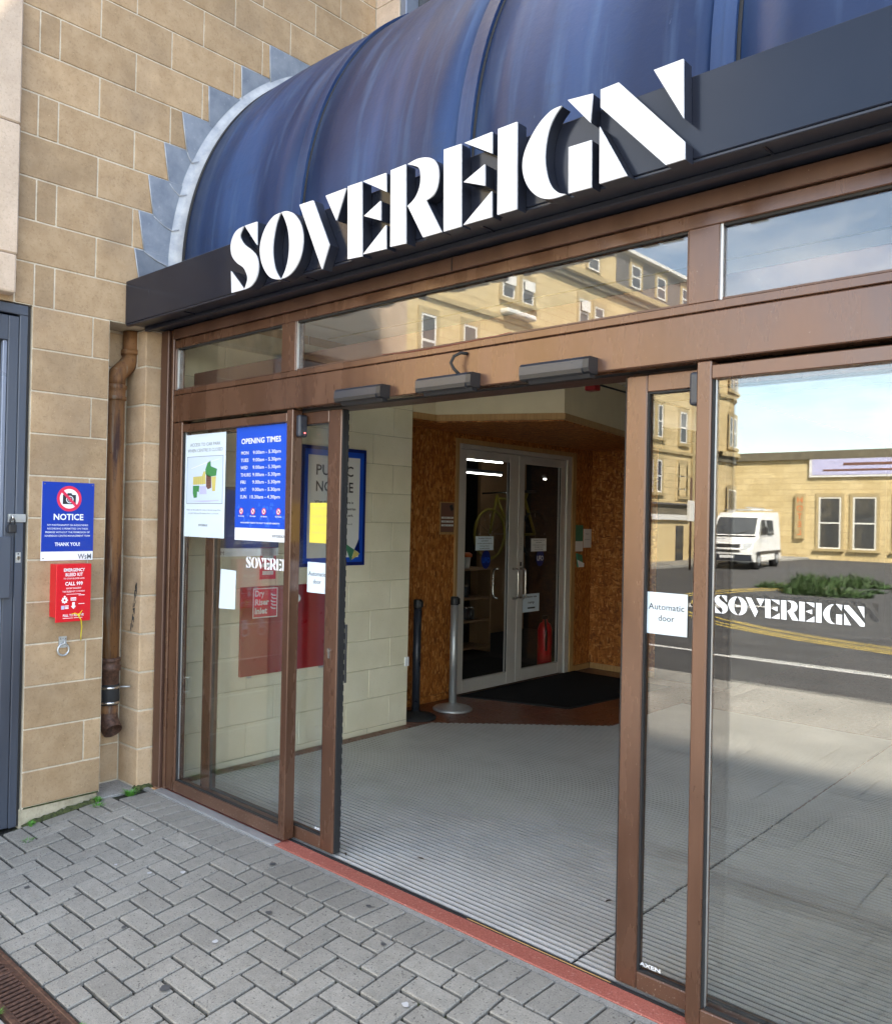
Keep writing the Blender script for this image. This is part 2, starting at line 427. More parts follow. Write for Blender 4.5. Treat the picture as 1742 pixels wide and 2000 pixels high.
def osb(name, rot, perm):
    t = NT(name)
    def vor(scale, ang, off):
        m = t.n.new('ShaderNodeMapping'); m.inputs['Scale'].default_value = scale; m.inputs['Rotation'].default_value = ang; m.inputs['Location'].default_value = off
        d = t.n.new('ShaderNodeTexNoise'); d.inputs['Scale'].default_value = 6
        a = t.n.new('ShaderNodeVectorMath'); a.operation = 'MULTIPLY_ADD'; a.inputs[1].default_value = (0.06,) * 3
        t.l.new(t.pos, d.inputs['Vector']); t.l.new(d.outputs['Color'], a.inputs[0]); t.l.new(t.pos, a.inputs[2])
        t.l.new(a.outputs[0], m.inputs['Vector'])
        v = t.n.new('ShaderNodeTexVoronoi'); v.inputs['Scale'].default_value = 1.0
        t.l.new(m.outputs[0], v.inputs['Vector'])
        s = t.n.new('ShaderNodeSeparateColor'); t.l.new(v.outputs['Color'], s.inputs[0])
        return s.outputs[0], v.outputs['Distance']
    v1, d1 = vor((22, 22, 62) if perm else (62, 62, 22), (R(rot), 0, 0), (0, 0, 0))
    v2, d2 = vor((58, 58, 17), (R(rot + 28), R(12), 0), (3, 5, 7))
    pal = ((0.0, (0.20, 0.056, 0.010)), (0.3, (0.34, 0.105, 0.020)), (0.62, (0.44, 0.15, 0.030)), (0.85, (0.54, 0.215, 0.055)), (1.0, (0.64, 0.30, 0.10)))
    c = t.mix(t.ramp(t.noise(17, 2), (0.45, 0), (0.55, 1)), t.ramp(v1, *pal), t.ramp(v2, *pal))
    c = t.mix(t.ramp(t.noise(60, 4, 0.7, (1, 1, 0.2)), (0.35, 0.5), (0.5, 0)), c, (0.10, 0.035, 0.008))
    t.set(c, 0.55, 0, 0.4); t.bump(v1, 0.25, 0.004)
    return t.m
M['osb'] = osb('orange_strand_board', 20, False)
M['osb2'] = osb('orange_strand_board_b', 65, True)
t = NT('pine_batten')
c = t.mix(t.ramp(t.noise(9, 4, 0.6, (8, 8, 0.5)), (0.3, 0), (0.7, 1)), (0.36, 0.20, 0.075), (0.50, 0.31, 0.13))
t.set(c, 0.55); M['pine'] = t.m
M['ceil'] = plain('ceiling_board', (0.78, 0.77, 0.74), 0.85, var=0.05, sc=4)
t = NT('rusty_iron')
a1, a2 = t.noise(3.2, 6, 0.66, (4, 4, 0.45)), t.noise(45, 4, 0.65)
c = t.mix(t.ramp(a1, (0.40, 0), (0.54, 1)), (0.055, 0.026, 0.020), (0.20, 0.095, 0.038))
c = t.mix(t.ramp(t.noise(4.5, 4, 0.6, (5, 5, 0.5)), (0.56, 0), (0.68, 0.75)), c, (0.22, 0.19, 0.15))
c = t.mix(t.ramp(a2, (0.58, 0), (0.72, 0.6)), c, (0.05, 0.018, 0.012))
t.set(c, 0.7, 0.1, 0.4); t.bump(a2, 0.4, 0.004); M['rust'] = t.m
t = NT('cast_iron_brown')
a2 = t.noise(60, 4, 0.65)
c = t.mix(t.ramp(a2, (0.35, 0), (0.68, 1)), (0.045, 0.022, 0.015), (0.13, 0.065, 0.042))
t.set(c, 0.6, 0.2, 0.5); t.bump(a2, 0.4, 0.003); M['castiron'] = t.m
t = NT('blue_grey_door_paint')
s1, s2 = t.noise(1.6, 3, 0.5, (1, 1, 0.5)), t.noise(38, 4, 0.7)
c = t.mix(t.ramp(s1, (0.35, 0), (0.65, 1)), (0.040, 0.046, 0.062), (0.075, 0.09, 0.12))
c = t.mix(t.ramp(s2, (0.74, 0), (0.82, 0.5)), c, (0.28, 0.29, 0.30))
t.set(c, 0.34, 0.1, 0.5); M['doorpaint'] = t.m
M['doorlight'] = plain('grey_door_bead', (0.20, 0.23, 0.30), 0.3, 0.3)
M['sign_blue'] = plain('royal_blue_print', (0.002, 0.036, 0.33), 0.32, var=0.05)
M['poster_blue'] = plain('bright_blue_print', (0.003, 0.075, 0.56), 0.4, var=0.05)
M['poster_blue2'] = plain('lighter_blue_print', (0.02, 0.13, 0.66), 0.4, var=0.05)
M['white'] = plain('white_print', (0.80, 0.82, 0.85), 0.4, var=0.02)
M['paper'] = plain('white_paper', (0.66, 0.76, 0.84), 0.6, var=0.03, sc=4)
M['paper_grey'] = plain('grey_white_paper', (0.76, 0.77, 0.76), 0.6, var=0.03)
M['map_bg'] = plain('pale_blue_print', (0.58, 0.68, 0.84), 0.6, var=0.02)
M['ink'] = plain('black_ink', (0.02, 0.02, 0.025), 0.5)
M['ink_grey'] = plain('grey_ink', (0.13, 0.14, 0.16), 0.5)
M['red'] = plain('red_powder_coat', (0.62, 0.008, 0.018), 0.34, var=0.03)
M['red_sign'] = plain('red_print', (0.70, 0.03, 0.08), 0.35, var=0.03)
M['red_panel'] = plain('dark_red_panel', (0.30, 0.012, 0.018), 0.3, var=0.08, sc=3)
M['frame_blue'] = plain('navy_snap_frame', (0.002, 0.012, 0.15), 0.3, var=0.08)
M['green'] = plain('map_green', (0.05, 0.24, 0.075), 0.5)
M['teal'] = plain('teal_print', (0.05, 0.22, 0.13), 0.5)
M['yellow'] = plain('yellow_print', (0.60, 0.52, 0.16), 0.5)
M['yellow_paper'] = plain('yellow_paper', (0.80, 0.62, 0.09), 0.55, var=0.05)
M['yellow_cord'] = plain('yellow_cord', (0.75, 0.62, 0.02), 0.4)
M['map_brown'] = plain('map_brown', (0.17, 0.08, 0.06), 0.5)
M['map_lilac'] = plain('map_lilac', (0.50, 0.50, 0.74), 0.5)
M['orange'] = plain('orange_plastic', (0.75, 0.14, 0.02), 0.4)
M['grass'] = plain('grass_green', (0.07, 0.24, 0.025), 0.55, var=0.35, sc=40)
t = NT('moss')
t.set(t.mix(t.ramp(t.noise(60, 4), (0.35, 0), (0.65, 1)), (0.025, 0.03, 0.012), (0.06, 0.075, 0.02)), 0.95); t.bump(t.noise(120, 3), 0.8, 0.006); M['moss'] = t.m
M['leaf'] = plain('dead_leaf', (0.035, 0.022, 0.014), 0.7)
M['asphalt'] = paver_mat('asphalt', (0.055, 0.055, 0.057), (0.085, 0.085, 0.087), 0.0)
M['yellow_line'] = plain('yellow_road_paint', (0.55, 0.40, 0.08), 0.7, var=0.2)
M['white_line'] = plain('white_road_paint', (0.68, 0.68, 0.66), 0.7, var=0.15)
t = NT('sunlit_bath_stone')
a1, a2, a3 = t.noise(0.8, 4), t.noise(9, 4), t.noise(0.35, 4, 0.6, (1, 1, 0.4))
c = t.mix(t.ramp(a1, (0.3, 0), (0.7, 1)), (0.62, 0.49, 0.27), (0.70, 0.57, 0.34))
c = t.mix(t.ramp(a3, (0.54, 0), (0.72, 0.4)), c, (0.44, 0.36, 0.21))
sx_ = t.n.new('ShaderNodeSeparateXYZ'); t.l.new(t.pos, sx_.inputs[0])
ad_ = t.n.new('ShaderNodeMath'); ad_.operation = 'ADD'; t.l.new(sx_.outputs[0], ad_.inputs[0]); t.l.new(sx_.outputs[1], ad_.inputs[1])
cb_ = t.n.new('ShaderNodeCombineXYZ'); t.l.new(ad_.outputs[0], cb_.inputs[0]); t.l.new(sx_.outputs[2], cb_.inputs[1])
br_ = t.n.new('ShaderNodeTexBrick'); t.l.new(cb_.outputs[0], br_.inputs['Vector'])
br_.inputs['Scale'].default_value = 1.0; br_.inputs['Mortar Size'].default_value = 0.012; br_.inputs['Brick Width'].default_value = 0.75; br_.inputs['Row Height'].default_value = 0.33
br_.inputs['Color1'].default_value = (1, 1, 1, 1); br_.inputs['Color2'].default_value = (0.86, 0.85, 0.82, 1); br_.inputs['Mortar'].default_value = (0.62, 0.58, 0.5, 1)
c = t.mix(1.0, c, br_.outputs['Color'], 'MULTIPLY')
t.set(c, 0.9, 0, 0.2); t.bump(a2, 0.3, 0.02); M['bath'] = t.m
M['bath_trim'] = plain('stone_trim', (0.44, 0.35, 0.19), 0.9, var=0.15, sc=5)
M['bath_dark'] = plain('weathered_cornice', (0.16, 0.14, 0.10), 0.9, var=0.3, sc=3)
M['shrub'] = plain('dull_shrub_green', (0.035, 0.075, 0.018), 0.6, var=0.5, sc=4)
M['gum'] = plain('trodden_gum', (0.42, 0.42, 0.42), 0.8)
M['stain'] = plain('dark_stain', (0.06, 0.06, 0.062), 0.7)
M['wire'] = plain('dull_red_wire', (0.22, 0.05, 0.035), 0.5)
M['dull_blue'] = plain('greyed_blue_print', (0.085, 0.09, 0.115), 0.5)  # greyed so the colour carries the dimming by the glass reflection
M['footing'] = stone_mat('rough_footing', (0.36, 0.31, 0.22), (0.50, 0.44, 0.33), (0.10, 0.10, 0.06), 0.0, 0.9)
M['slate'] = plain('slate_hanging', (0.13, 0.125, 0.125), 0.7, var=0.2, sc=10)
M['upvc'] = plain('white_window_frame', (0.78, 0.78, 0.76), 0.35, var=0.03)
M['pane'] = plain('far_window_pane', (0.06, 0.065, 0.07), 0.06, 0, 0.8, var=0.2)
M['cream_render'] = plain('cream_render', (0.66, 0.53, 0.30), 0.85, var=0.05, sc=2)
M['van_white'] = plain('white_van_paint', (0.80, 0.81, 0.82), 0.22, var=0.02)
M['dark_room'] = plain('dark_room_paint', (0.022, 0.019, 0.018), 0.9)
M['shopwood'] = plain('shop_shelf_wood', (0.30, 0.17, 0.08), 0.6, var=0.15)
M['tube'] = emit('lit_fluorescent_tube', (0.95, 1.0, 1.0), 2.2)
M['bike'] = plain('dull_yellow_paint', (0.22, 0.17, 0.015), 0.4)
M['led'] = emit('red_indicator_light', (1.0, 0.05, 0.03), 2.0)

# ================================================================== ground
WX = -4.437                       # face of the brown stone side wall
SL = 0.108                        # fall of the block paving towards the drain
def gz(y): return -SL * (2.354 - y) if y > 1.335 else -SL * (2.354 - 1.335)
GLOW = gz(0)                      # level of the slab pavement
g = thing('block_paving', None, None, (-2.5, 1.9, -0.06), kind='structure')
ang = math.atan(SL)
PB = [(-5.2, 1.335), (0.9, 1.335), (0.9, 2.60), (-5.2, 2.60)]
raw('paving_bed', [(-4.9, 1.335, gz(1.336) - 0.017), (0.9, 1.335, gz(1.336) - 0.017), (0.9, 2.354, -0.017), (-4.9, 2.354, -0.017), (0.9, 2.60, -0.017), (-4.9, 2.60, -0.017)],
    [(0, 1, 2, 3), (3, 2, 4, 5)], M['joint'], g)
PX, PY, PP = -2.99, 1.340, 0.1014
def paver(i0, i1, j0, j1):
    x0, x1 = PX + i0 * PP, PX + i1 * PP
    y0, y1 = PY + j0 * PP, PY + j1 * PP
    x0 = max(x0, -4.42)
    if x1 - x0 < 0.03 or x0 > 0.32: return
    gp = 0.0052
    sx, sy = x1 - x0 - 2 * gp, y1 - y0 - 2 * gp
    me = box_mesh(round(sx, 3), round(sy, 3), 0.05, M['paver'], 0.0036)
    yc = (y0 + y1) / 2
    dz = random.uniform(-0.003, 0.003)
    link('paver', me, ((x0 + x1) / 2, yc, gz(yc) - 0.025 + dz), g,
         (ang + random.uniform(-0.006, 0.006), random.uniform(-0.006, 0.006), random.uniform(-0.006, 0.006)))
done = set()
for i in range(-15, 33):
    for j in range(0, 10):
        s = (i + j) % 4
        if s == 2:
            if (i, j) in done: continue
            paver(i, i + 2, j, j + 1)
        elif s == 3 and i == -15: paver(i, i + 1, j, j + 1)
        elif s == 0: paver(i, i + 1, j, min(j + 2, 10))
        elif s == 1 and j == 0: paver(i, i + 1, 0, 1)
for k in range(-17, 30):
    x0 = -2.719 + k * PP
    if x0 < -4.44 or x0 > 0.3: continue
    me = box_mesh(PP - 0.0085, 0.2 - 0.005, 0.05, M['paver'], 0.0034)
    link('paver', me, (x0 + PP / 2, 2.4565, -0.0255 + random.uniform(-0.0012, 0.0012)), g, (random.uniform(-0.004, 0.004), random.uniform(-0.004, 0.004), random.uniform(-0.003, 0.003)))
box('mortar_strip', -4.9, 0.9, 2.558, 2.588, -0.03, -0.0025, M['slab'], g)
rgm = random.Random(11)
for k, (gx, gy, gr, dark) in enumerate(((-3.42, 2.02, .011, 0), (-3.30, 2.12, .013, 0), (-3.62, 1.96, .009, 0), (-2.72, 1.90, .013, 0), (-3.05, 2.44, .016, 1), (-2.72, 2.16, .016, 1), (-2.62, 1.62, .02, 1), (-2.30, 1.52, .022, 1), (-3.1, 1.72, .012, 1), (-2.2, 2.3, .012, 1), (-1.9, 2.1, .014, 0), (-3.9, 2.2, .01, 0), (-3.75, 1.6, .012, 1), (-2.45, 2.47, .012, 1))):
    pts = [(gx + gr * rgm.uniform(.75, 1.2) * math.cos(a * .5236), gy + gr * .9 * rgm.uniform(.75, 1.2) * math.sin(a * .5236)) for a in range(12)]
    raw('gum_spot', [(x, y, gz(min(y, 2.354)) + 0.0042) for x, y in pts], [tuple(range(12))], M['stain' if dark else 'gum'], g)
# slab pavement beyond the drain, road and kerbs (seen in the glass)
pv = thing('slab_pavement', None, None, (-3, -1.4, GLOW), kind='structure')
raw('pavement_bed', [(-60, -3.82, GLOW - 0.014), (60, -3.82, GLOW - 0.014), (60, 1.165, GLOW - 0.014), (-60, 1.165, GLOW - 0.014)], [(0, 1, 2, 3)], M['joint'], pv)
rowy = [1.16, 0.56, -0.04, -0.64, -1.24, -1.84, -2.44, -3.04, -3.80]
for r_ in range(len(rowy) - 1):
    y1, y0 = rowy[r_], rowy[r_ + 1]
    off = 0.45 if r_ % 2 else 0.0
    for k in range(-9, 4):
        x0 = k * 0.9 + off - 0.2
        box('slab', x0 + 0.004, x0 + 0.896, y0 + 0.004, y1 - 0.004, GLOW - 0.05, GLOW + random.uniform(-0.002, 0.002), M['slab'], pv, 0.004)
    for xa, xb in ((-60, -9 * 0.9 + off - 0.2), (4 * 0.9 + off - 0.2, 60)):
        box('slab_course', xa + 0.004, xb - 0.004, y0 + 0.004, y1 - 0.004, GLOW - 0.05, GLOW, M['slab'], pv)
kb = thing('kerb', None, None, (0, -3.9, GLOW), kind='structure')
for k in range(-22, 12):
    box('kerb_stone', k * 0.915 + 0.003, k * 0.915 + 0.912, -3.95, -3.815, GLOW - 0.14, GLOW + 0.003, M['bath_trim'] if False else M['slab'], kb, 0.012)
ROAD = GLOW - 0.11
rd = thing('road', None, None, (0, -20, ROAD), kind='structure')
raw('asphalt', [(-160, -180, ROAD), (160, -180, ROAD), (160, -3.9, ROAD), (-160, -3.9, ROAD)], [(0, 1, 2, 3)], M['asphalt'], rd)
def strip(name, pts, w, mat, z=0.004, parent=rd):
    vs, fs = [], []
    P = [Vector((x, y, ROAD + z)) for x, y in pts]
    for i, p in enumerate(P):
        d = (P[min(i + 1, len(P) - 1)] - P[max(i - 1, 0)]).normalized(); s = Vector((-d.y, d.x, 0)) * w / 2
        vs += [p + s, p - s]
    for i in range(len(P) - 1): fs.append((2 * i, 2 * i + 1, 2 * i + 3, 2 * i + 2))
    return raw(name, vs, fs, mat, parent)
strip('yellow_line', [(-40, -4.22), (20, -4.22)], 0.09, M['yellow_line'])
strip('yellow_line', [(-40, -4.42), (20, -4.42)], 0.09, M['yellow_line'])
strip('white_line', [(-40, -6.38), (20, -6.38)], 0.13, M['white_line'])
for d in (0, 0.22, 0.55):
    cx, cy, r0 = -2.0, -16.6, 7.6
    pts = [(8, -8.45 - d)] + [(cx + 4 - 4 * i / 4, -8.45 - d) for i in range(1, 4)]
    pts += [(cx - (r0 - d) * math.sin(R(a)), cy + (8.15 - d) * math.cos(R(a))) for a in range(0, 131, 10)]
    strip('yellow_line', pts, 0.09, M['yellow_line'])
for k in range(5):
    strip('white_line', [(-9.5 + k * 0.35, -11.5 - k * 0.5), (-8.2 + k * 0.35, -12.2 - k * 0.5)], 0.3, M['white_line'])

# drain channel with cast grating
dr = thing('drain_grating', 'rusty brown slotted drain channel along the edge of the block paving', 'drain', (-2.5, 1.25, GLOW))
box('channel', -4.43, 0.9, 1.17, 1.33, GLOW - 0.12, GLOW - 0.045, M['rubber'], dr)
for y in (1.168, 1.316):
    box('side_rail', -4.43, 0.9, y, y + 0.016, GLOW - 0.05, GLOW + 0.001, M['castiron'], dr, 0.002)
bar = box_mesh(0.0135, 0.118, 0.022, M['castiron'], 0.004)
for k in range(0, 170):
    x = -4.42 + k * 0.0265
    if x > 0.05: break
    if k % 19 == 9:
        box('cross_plate', x - 0.012, x + 0.012, 1.184, 1.316, GLOW - 0.03, GLOW - 0.002, M['castiron'], dr, 0.003)
    else:
        link('bar', bar, (x, 1.251, GLOW - 0.014), dr, (0, 0, 0.12))
box('edge_band', -4.43, 0.9, 1.296, 1.316, GLOW - 0.03, GLOW - 0.003, M['castiron'], dr)
box('edge_band', -4.43, 0.9, 1.184, 1.196, GLOW - 0.03, GLOW - 0.003, M['castiron'], dr)

# ================================================================== stone side wall
CO = 0.225
sw = thing('stone_wall', 'brown sandstone block side wall beside the curved blue canopy', 'wall', (WX, 2.2, 0))
def block(y0, y1, z0, z1, parent, x=WX, dep=0.09, mat='stone', nm='stone_block'):
    gp = 0.0042
    if y1 - y0 < 0.02: return
    d = random.uniform(-0.0012, 0.0012)
    return box(nm, x - dep, x + d, y0 + gp, y1 - gp, z0 + gp, z1 - gp, M[mat], parent, 0.0028)
UPY = 4.35
box('mortar_core', WX - 0.4, WX - 0.0042, 1.75, UPY, 2.70, 8.7, M['mortar'], sw)
box('mortar_core', WX - 0.4, WX - 0.0042, 1.852, 2.291, 0.03, 2.70, M['mortar'], sw)
for k in range(0, 17):
    z0 = 2.70 + k * CO
    js = [1.755]
    if k % 2 == 0:
        js += [1.857] + [1.966 + 0.45 * i for i in range(0, 6)]
    else:
        js += [2.197 + 0.45 * i for i in range(0, 5)]
    js = [j for j in js if j < UPY - 0.05] + [UPY]
    for a, b in zip(js[:-1], js[1:]): block(a, b, z0, z0 + CO, sw)
for k in range(-12, 0):
    z0 = 2.70 + k * CO
    if k == -12:
        block(1.851, 2.292, 0.035, CO, sw); continue
    if k % 2: block(1.851, 2.19, z0, z0 + CO, sw); block(2.19, 2.292, z0, z0 + CO, sw)
    else: block(1.851, 2.292, z0, z0 + CO, sw)
box('footing', WX - 0.3, WX - 0.012, 1.845, 2.285, -0.14, 0.032, M['footing'], sw, 0.006)
def lumps(name, x0, x1, y0, y1, zf, h, mat, parent, nx, ny):
    """small uneven bank of moss or crumbled mortar"""
    vs, fs = [], []
    for i in range(nx + 1):
        for j in range(ny + 1):
            x, y = x0 + (x1 - x0) * i / nx, y0 + (y1 - y0) * j / ny
            e = 0 if i in (0, nx) or j in (0, ny) else 1
            vs.append((x + random.uniform(-.004, .004), y + random.uniform(-.006, .006), zf(x, y) + e * h * random.uniform(0.25, 1)))
    for i in range(nx):
        for j in range(ny):
            a = i * (ny + 1) + j
            fs.append((a, a + ny + 1, a + ny + 2, a + 1))
    return raw(name, vs, fs, mat, parent)
lumps('moss_bank', WX - 0.012, WX + 0.03, 1.86, 2.29, lambda x, y: gz(y) - 0.004, 0.022, M['moss'], sw, 4, 26)
box('moss_seam', WX - 0.05, WX - 0.004, 1.86, 2.29, 0.026, 0.04, M['moss'], sw, 0.004)
# recess, its back wall and the quoin beside the entrance frame
qn = thing('stone_quoin', 'buff stone corner pier between the rusty downpipe and the brown entrance frame', 'pier', (-4.55, 2.57, 0))
box('mortar_core', -4.70, WX - 0.005, 2.524, 2.63, -0.05, 2.69, M['mortar'], qn)
box('recess_back', -4.95, -4.665, 2.20, 2.70, -0.05, 2.70, M['mortar'], qn)
for k in range(-12, 0):
    z0 = 2.70 + k * CO
    z1 = min(z0 + CO, 2.69)
    lx = -4.535 if k == -1 else -4.655
    gp = 0.0048
    dd = random.uniform(-0.001, 0.001)
    box('stone_block', lx, WX + dd, 2.52 + dd, 2.626, max(z0, 0.0) + gp, z1 - gp, M['stone_quoin'], qn, 0.006, seg=2)
    box('stone_block', -4.72, -4.66, 2.20, 2.517, max(z0, 0.0) + gp, z1 - gp, M['stone_quoin'], qn, 0.003)
rsc = random.Random(4)
for k in range(26):
    x_, z_ = -4.53 + 0.05 * (k / 26) + rsc.uniform(-.012, .012), 0.93 + 0.28 * (k / 26) + rsc.uniform(-.02, .02)
    w_, h_ = rsc.uniform(.002, .006), rsc.uniform(.006, .026)
    raw('scuff_mark', [(x_ - w_, 2.5185, z_ - h_), (x_ + w_, 2.5185, z_ - h_ * .6), (x_ + w_ * 1.4, 2.5185, z_ + h_), (x_ - w_ * .4, 2.5185, z_ + h_ * .8)], [(0, 1, 2, 3)], M['stain'], qn)
lumps('crumbled_mortar', -4.47, WX + 0.02, 2.50, 2.63, lambda x, y: -0.01, 0.028, M['moss'], qn, 5, 8)
box('recess_return', -4.7, -4.52, 2.15, 2.285, 0.0, 2.70, M['mortar'], qn)
box('concrete_patch', -4.72, -4.425, 2.285, 2.53, -0.06, -0.004, M['slab'], g, 0.006)
# pale stone pilaster above the grey door
pp = thing('pale_pilaster', 'pale pinkish stone pilaster at the top left above the grey metal door', 'pilaster', (-4.45, 1.5, 2.73))
for k in range(0, 9):
    z0 = 2.93 + k * 0.675
    box('shaft_stone', -4.62, -4.372, 0.9, 1.742, z0 + 0.002, z0 + 0.673, M['stone_pale'], pp, 0.008)
box('base_stone', -4.62, -4.364, 0.9, 1.735, 2.728, 2.928, M['stone_pale'], pp, 0.012, seg=2)
# mass of the side building and the upper front wall
sb = thing('side_building', 'brown stone side building block left of the shop entrance', 'building', (-8, 2.4, 0))
box('mass', -14, -4.86, 0.55, 4.2, -0.2, 8.75, M['stone'], sb)
box('front_wall', -4.86, WX - 0.002, 0.55, 0.86, -0.2, 8.75, M['stone_pale'], sb)
box('wall_over_door', -4.86, WX - 0.002, 0.86, 1.748, 2.70, 8.75, M['stone'], sb)
uw = thing('upper_front_wall', 'pale stone upper wall with dark window above the canopy', 'wall', (-2, UPY, 4.7))
for k in range(0, 18):
    z0 = 4.5 + k * CO
    if z0 > 8.4: break
    box('stone_block', WX + 0.002, -4.20, UPY, UPY + 0.12, z0 + 0.0035, z0 + CO - 0.0035, M['stone_pale'], uw, 0.003)
box('mortar_core', WX - 0.02, -4.20, UPY + 0.005, UPY + 0.3, 4.4, 8.75, M['mortar'], uw)
box('window_frame', -4.198, -4.14, UPY + 0.01, UPY + 0.14, 4.4, 8.2, M['doorlight'], uw, 0.004)
box('window_void', -4.14, 3.0, UPY + 0.14, UPY + 0.2, 4.4, 8.2, M['pane'], uw)
for z in (5.6, 6.9): box('window_bar', -4.14, 3.0, UPY + 0.06, UPY + 0.139, z, z + 0.06, M['doorpaint'], uw, 0.004)
box('parapet', -4.14, 40, UPY + 0.0, UPY + 0.3, 8.2, 8.85, M['stone'], uw)
box('wall_right', 3.0, 40, UPY, UPY + 0.3, 0, 8.2, M['stone'], uw)
box('roof_mass', -4.86, 40, UPY + 0.301, 24, 3.2, 8.8, M['dark_room'], uw)
box('roof_mass', -14, -4.861, 10.5, 24, -0.1, 8.8, M['dark_room'], uw)

# ================================================================== curved lead canopy
cy0, cz0, cr = 4.40, 3.05, 1.71
cn = thing('barrel_canopy', 'dark blue lead covered quarter barrel canopy over the entrance', 'canopy', (-2, 2.7, 2.95))
def arcpt(a, r): return (cy0 - r * math.cos(a), cz0 + r * math.sin(a))
def sweep(name, x0, x1, ra, rb, mat, parent, a0=-0.07, a1=math.pi / 2 + 0.03, n=48, sag=0.0, nx=1):
    """curved sheet from x0 to x1, outer radius ra, thickness ra-rb"""
    vs, fs = [], []
    for i in range(n + 1):
        a = a0 + (a1 - a0) * i / n
        for k in range(nx + 1):
            u = k / nx
            y, z = arcpt(a, ra + sag * 4 * u * (1 - u)); vs.append((x0 + (x1 - x0) * u, y, z))
        for k in range(nx + 1):
            y, z = arcpt(a, rb); vs.append((x0 + (x1 - x0) * k / nx, y, z))
    w = 2 * (nx + 1)
    for i in range(n):
        for k in range(nx):
            b = i * w + k
            fs.append((b, b + 1, b + w + 1, b + w))
            b2 = i * w + nx + 1 + k
            fs.append((b2 + 1, b2, b2 + w, b2 + w + 1))
        fs.append((i * w, i * w + w, i * w + w + nx + 1, i * w + nx + 1))
        fs.append((i * w + nx, i * w + 2 * nx + 1, i * w + w + 2 * nx + 1, i * w + w + nx))
    fs.append(tuple(range(0, nx + 1))[::-1] + tuple(range(nx + 1, w)))
    return raw(name, vs, fs, mat, parent, smooth=False)
seams = [-4.33, -3.245, -2.165, -1.085, -0.005, 1.075, 2.155]
for i in range(len(seams) - 1):
    o = sweep('lead_panel', seams[i] + 0.012, seams[i + 1] - 0.085, cr, cr - 0.03, M['lead'], cn, sag=0.012, nx=6)
    for p in o.data.polygons: p.use_smooth = True
    sweep('seam_strip', seams[i + 1] - 0.083, seams[i + 1] - 0.042, cr + 0.010, cr - 0.02, M['flash'] if False else M['lead'], cn)
    sweep('seam_shadow', seams[i + 1] - 0.001, seams[i + 1] + 0.011, cr + 0.002, cr - 0.02, M['rubber'], cn)  # dark strip standing in for the shadow at the lap edge
    sweep('seam_strip', seams[i + 1] - 0.040, seams[i + 1] - 0.002, cr + 0.016, cr - 0.02, M['lead'], cn)
sweep('underlay', -4.40, 2.2, cr - 0.031, cr - 0.06, M['rubber'], cn)
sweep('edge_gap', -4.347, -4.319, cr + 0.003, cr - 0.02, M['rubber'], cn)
# apron flashing and the stepped pieces let into the stone joints
fl = thing('stepped_flashing', 'pale grey lead stepped flashing zigzagging up the stone wall', 'flashing', (WX, 2.6, 3.0))
vs, fs = [], []
nA = 44
for i in range(nA + 1):
    a = -0.06 + (math.pi / 2 + 0.06) * i / nA
    for x, rr in ((-4.348, cr - 0.012), (-4.375, cr - 0.004), (-4.405, cr + 0.006), (WX + 0.014, cr + 0.022), (WX + 0.0065, cr + 0.055)):
        y, z = arcpt(a, rr); vs.append((x, y, z))
for i in range(nA):
    for k in range(4):
        b = i * 5 + k
        fs.append((b, b + 1, b + 6, b + 5))
apron = raw('apron', vs, fs, M['apron'], fl, smooth=True)
PXW = plane_x(WX)
steps = [(2.372, 2.925, 2.90), (2.429, 3.150, 2.935), (2.451, 3.375, 3.14), (2.507, 3.600, 3.36), (2.606, 3.825, 3.585), (2.723, 4.050, 3.81), (2.906, 4.275, 4.03), (3.148, 4.500, 4.25), (3.370, 4.725, 4.475)]
FR = cr + 0.045
for i, (yl, zt, zb) in enumerate(steps[1:]):
    fold = lambda z: cy0 - math.sqrt(max(0.0, FR * FR - (z - cz0) ** 2))
    zfold = lambda y: cz0 + math.sqrt(max(0.0, FR * FR - (cy0 - y) ** 2)) if y > cy0 - FR else cz0 - 0.2
    zt2 = zt - 0.006
    lx = 0.037 if i < 5 else 0.008
    ze = max(zb - 0.06, zfold(yl + lx) - 0.05)
    if i > 4: zb = max(zb, ze - 0.0)
    n = 6
    poly = [(yl, zt2), (min(fold(zt2), 3.74), zt2)] + [(fold(zt2 + (ze - zt2) * k / n), zt2 + (ze - zt2) * k / n) for k in range(1, n + 1)]
    poly = [p for k, p in enumerate(poly) if k == 0 or p[0] > yl + lx * 0.6] + [(yl + lx, max(zb, ze - 0.02))]
    prism('step_piece', PXW, poly, 0.002, 0.0075 + 0.0016 * (i % 3), M['flash'], fl)
    tube('fixing_edge', [pt(PXW, yl - 0.001, zt2, 0.006), pt(PXW, yl + lx, zb, 0.006)], 0.0045, M['apron'], fl, 6)
    zl = zb - 0.055
    if i < 5: tube('lap_edge', [pt(PXW, yl + lx, zb, 0.009), pt(PXW, (yl + lx + fold(zl)) / 2, zb - 0.035, 0.011), pt(PXW, fold(zl), zl, 0.012), pt(PXW, fold(zl) + 0.035, zl + 0.012, 0.035)], 0.0035, M['apron'], fl, 6)  # pale lap lines also paint the fold highlight onto the flashing
    tube('fixing_edge', [pt(PXW, yl - 0.001, zt2, 0.006), pt(PXW, min(fold(zt2), 3.74), zt2, 0.006)], 0.0035, M['apron'], fl, 6)

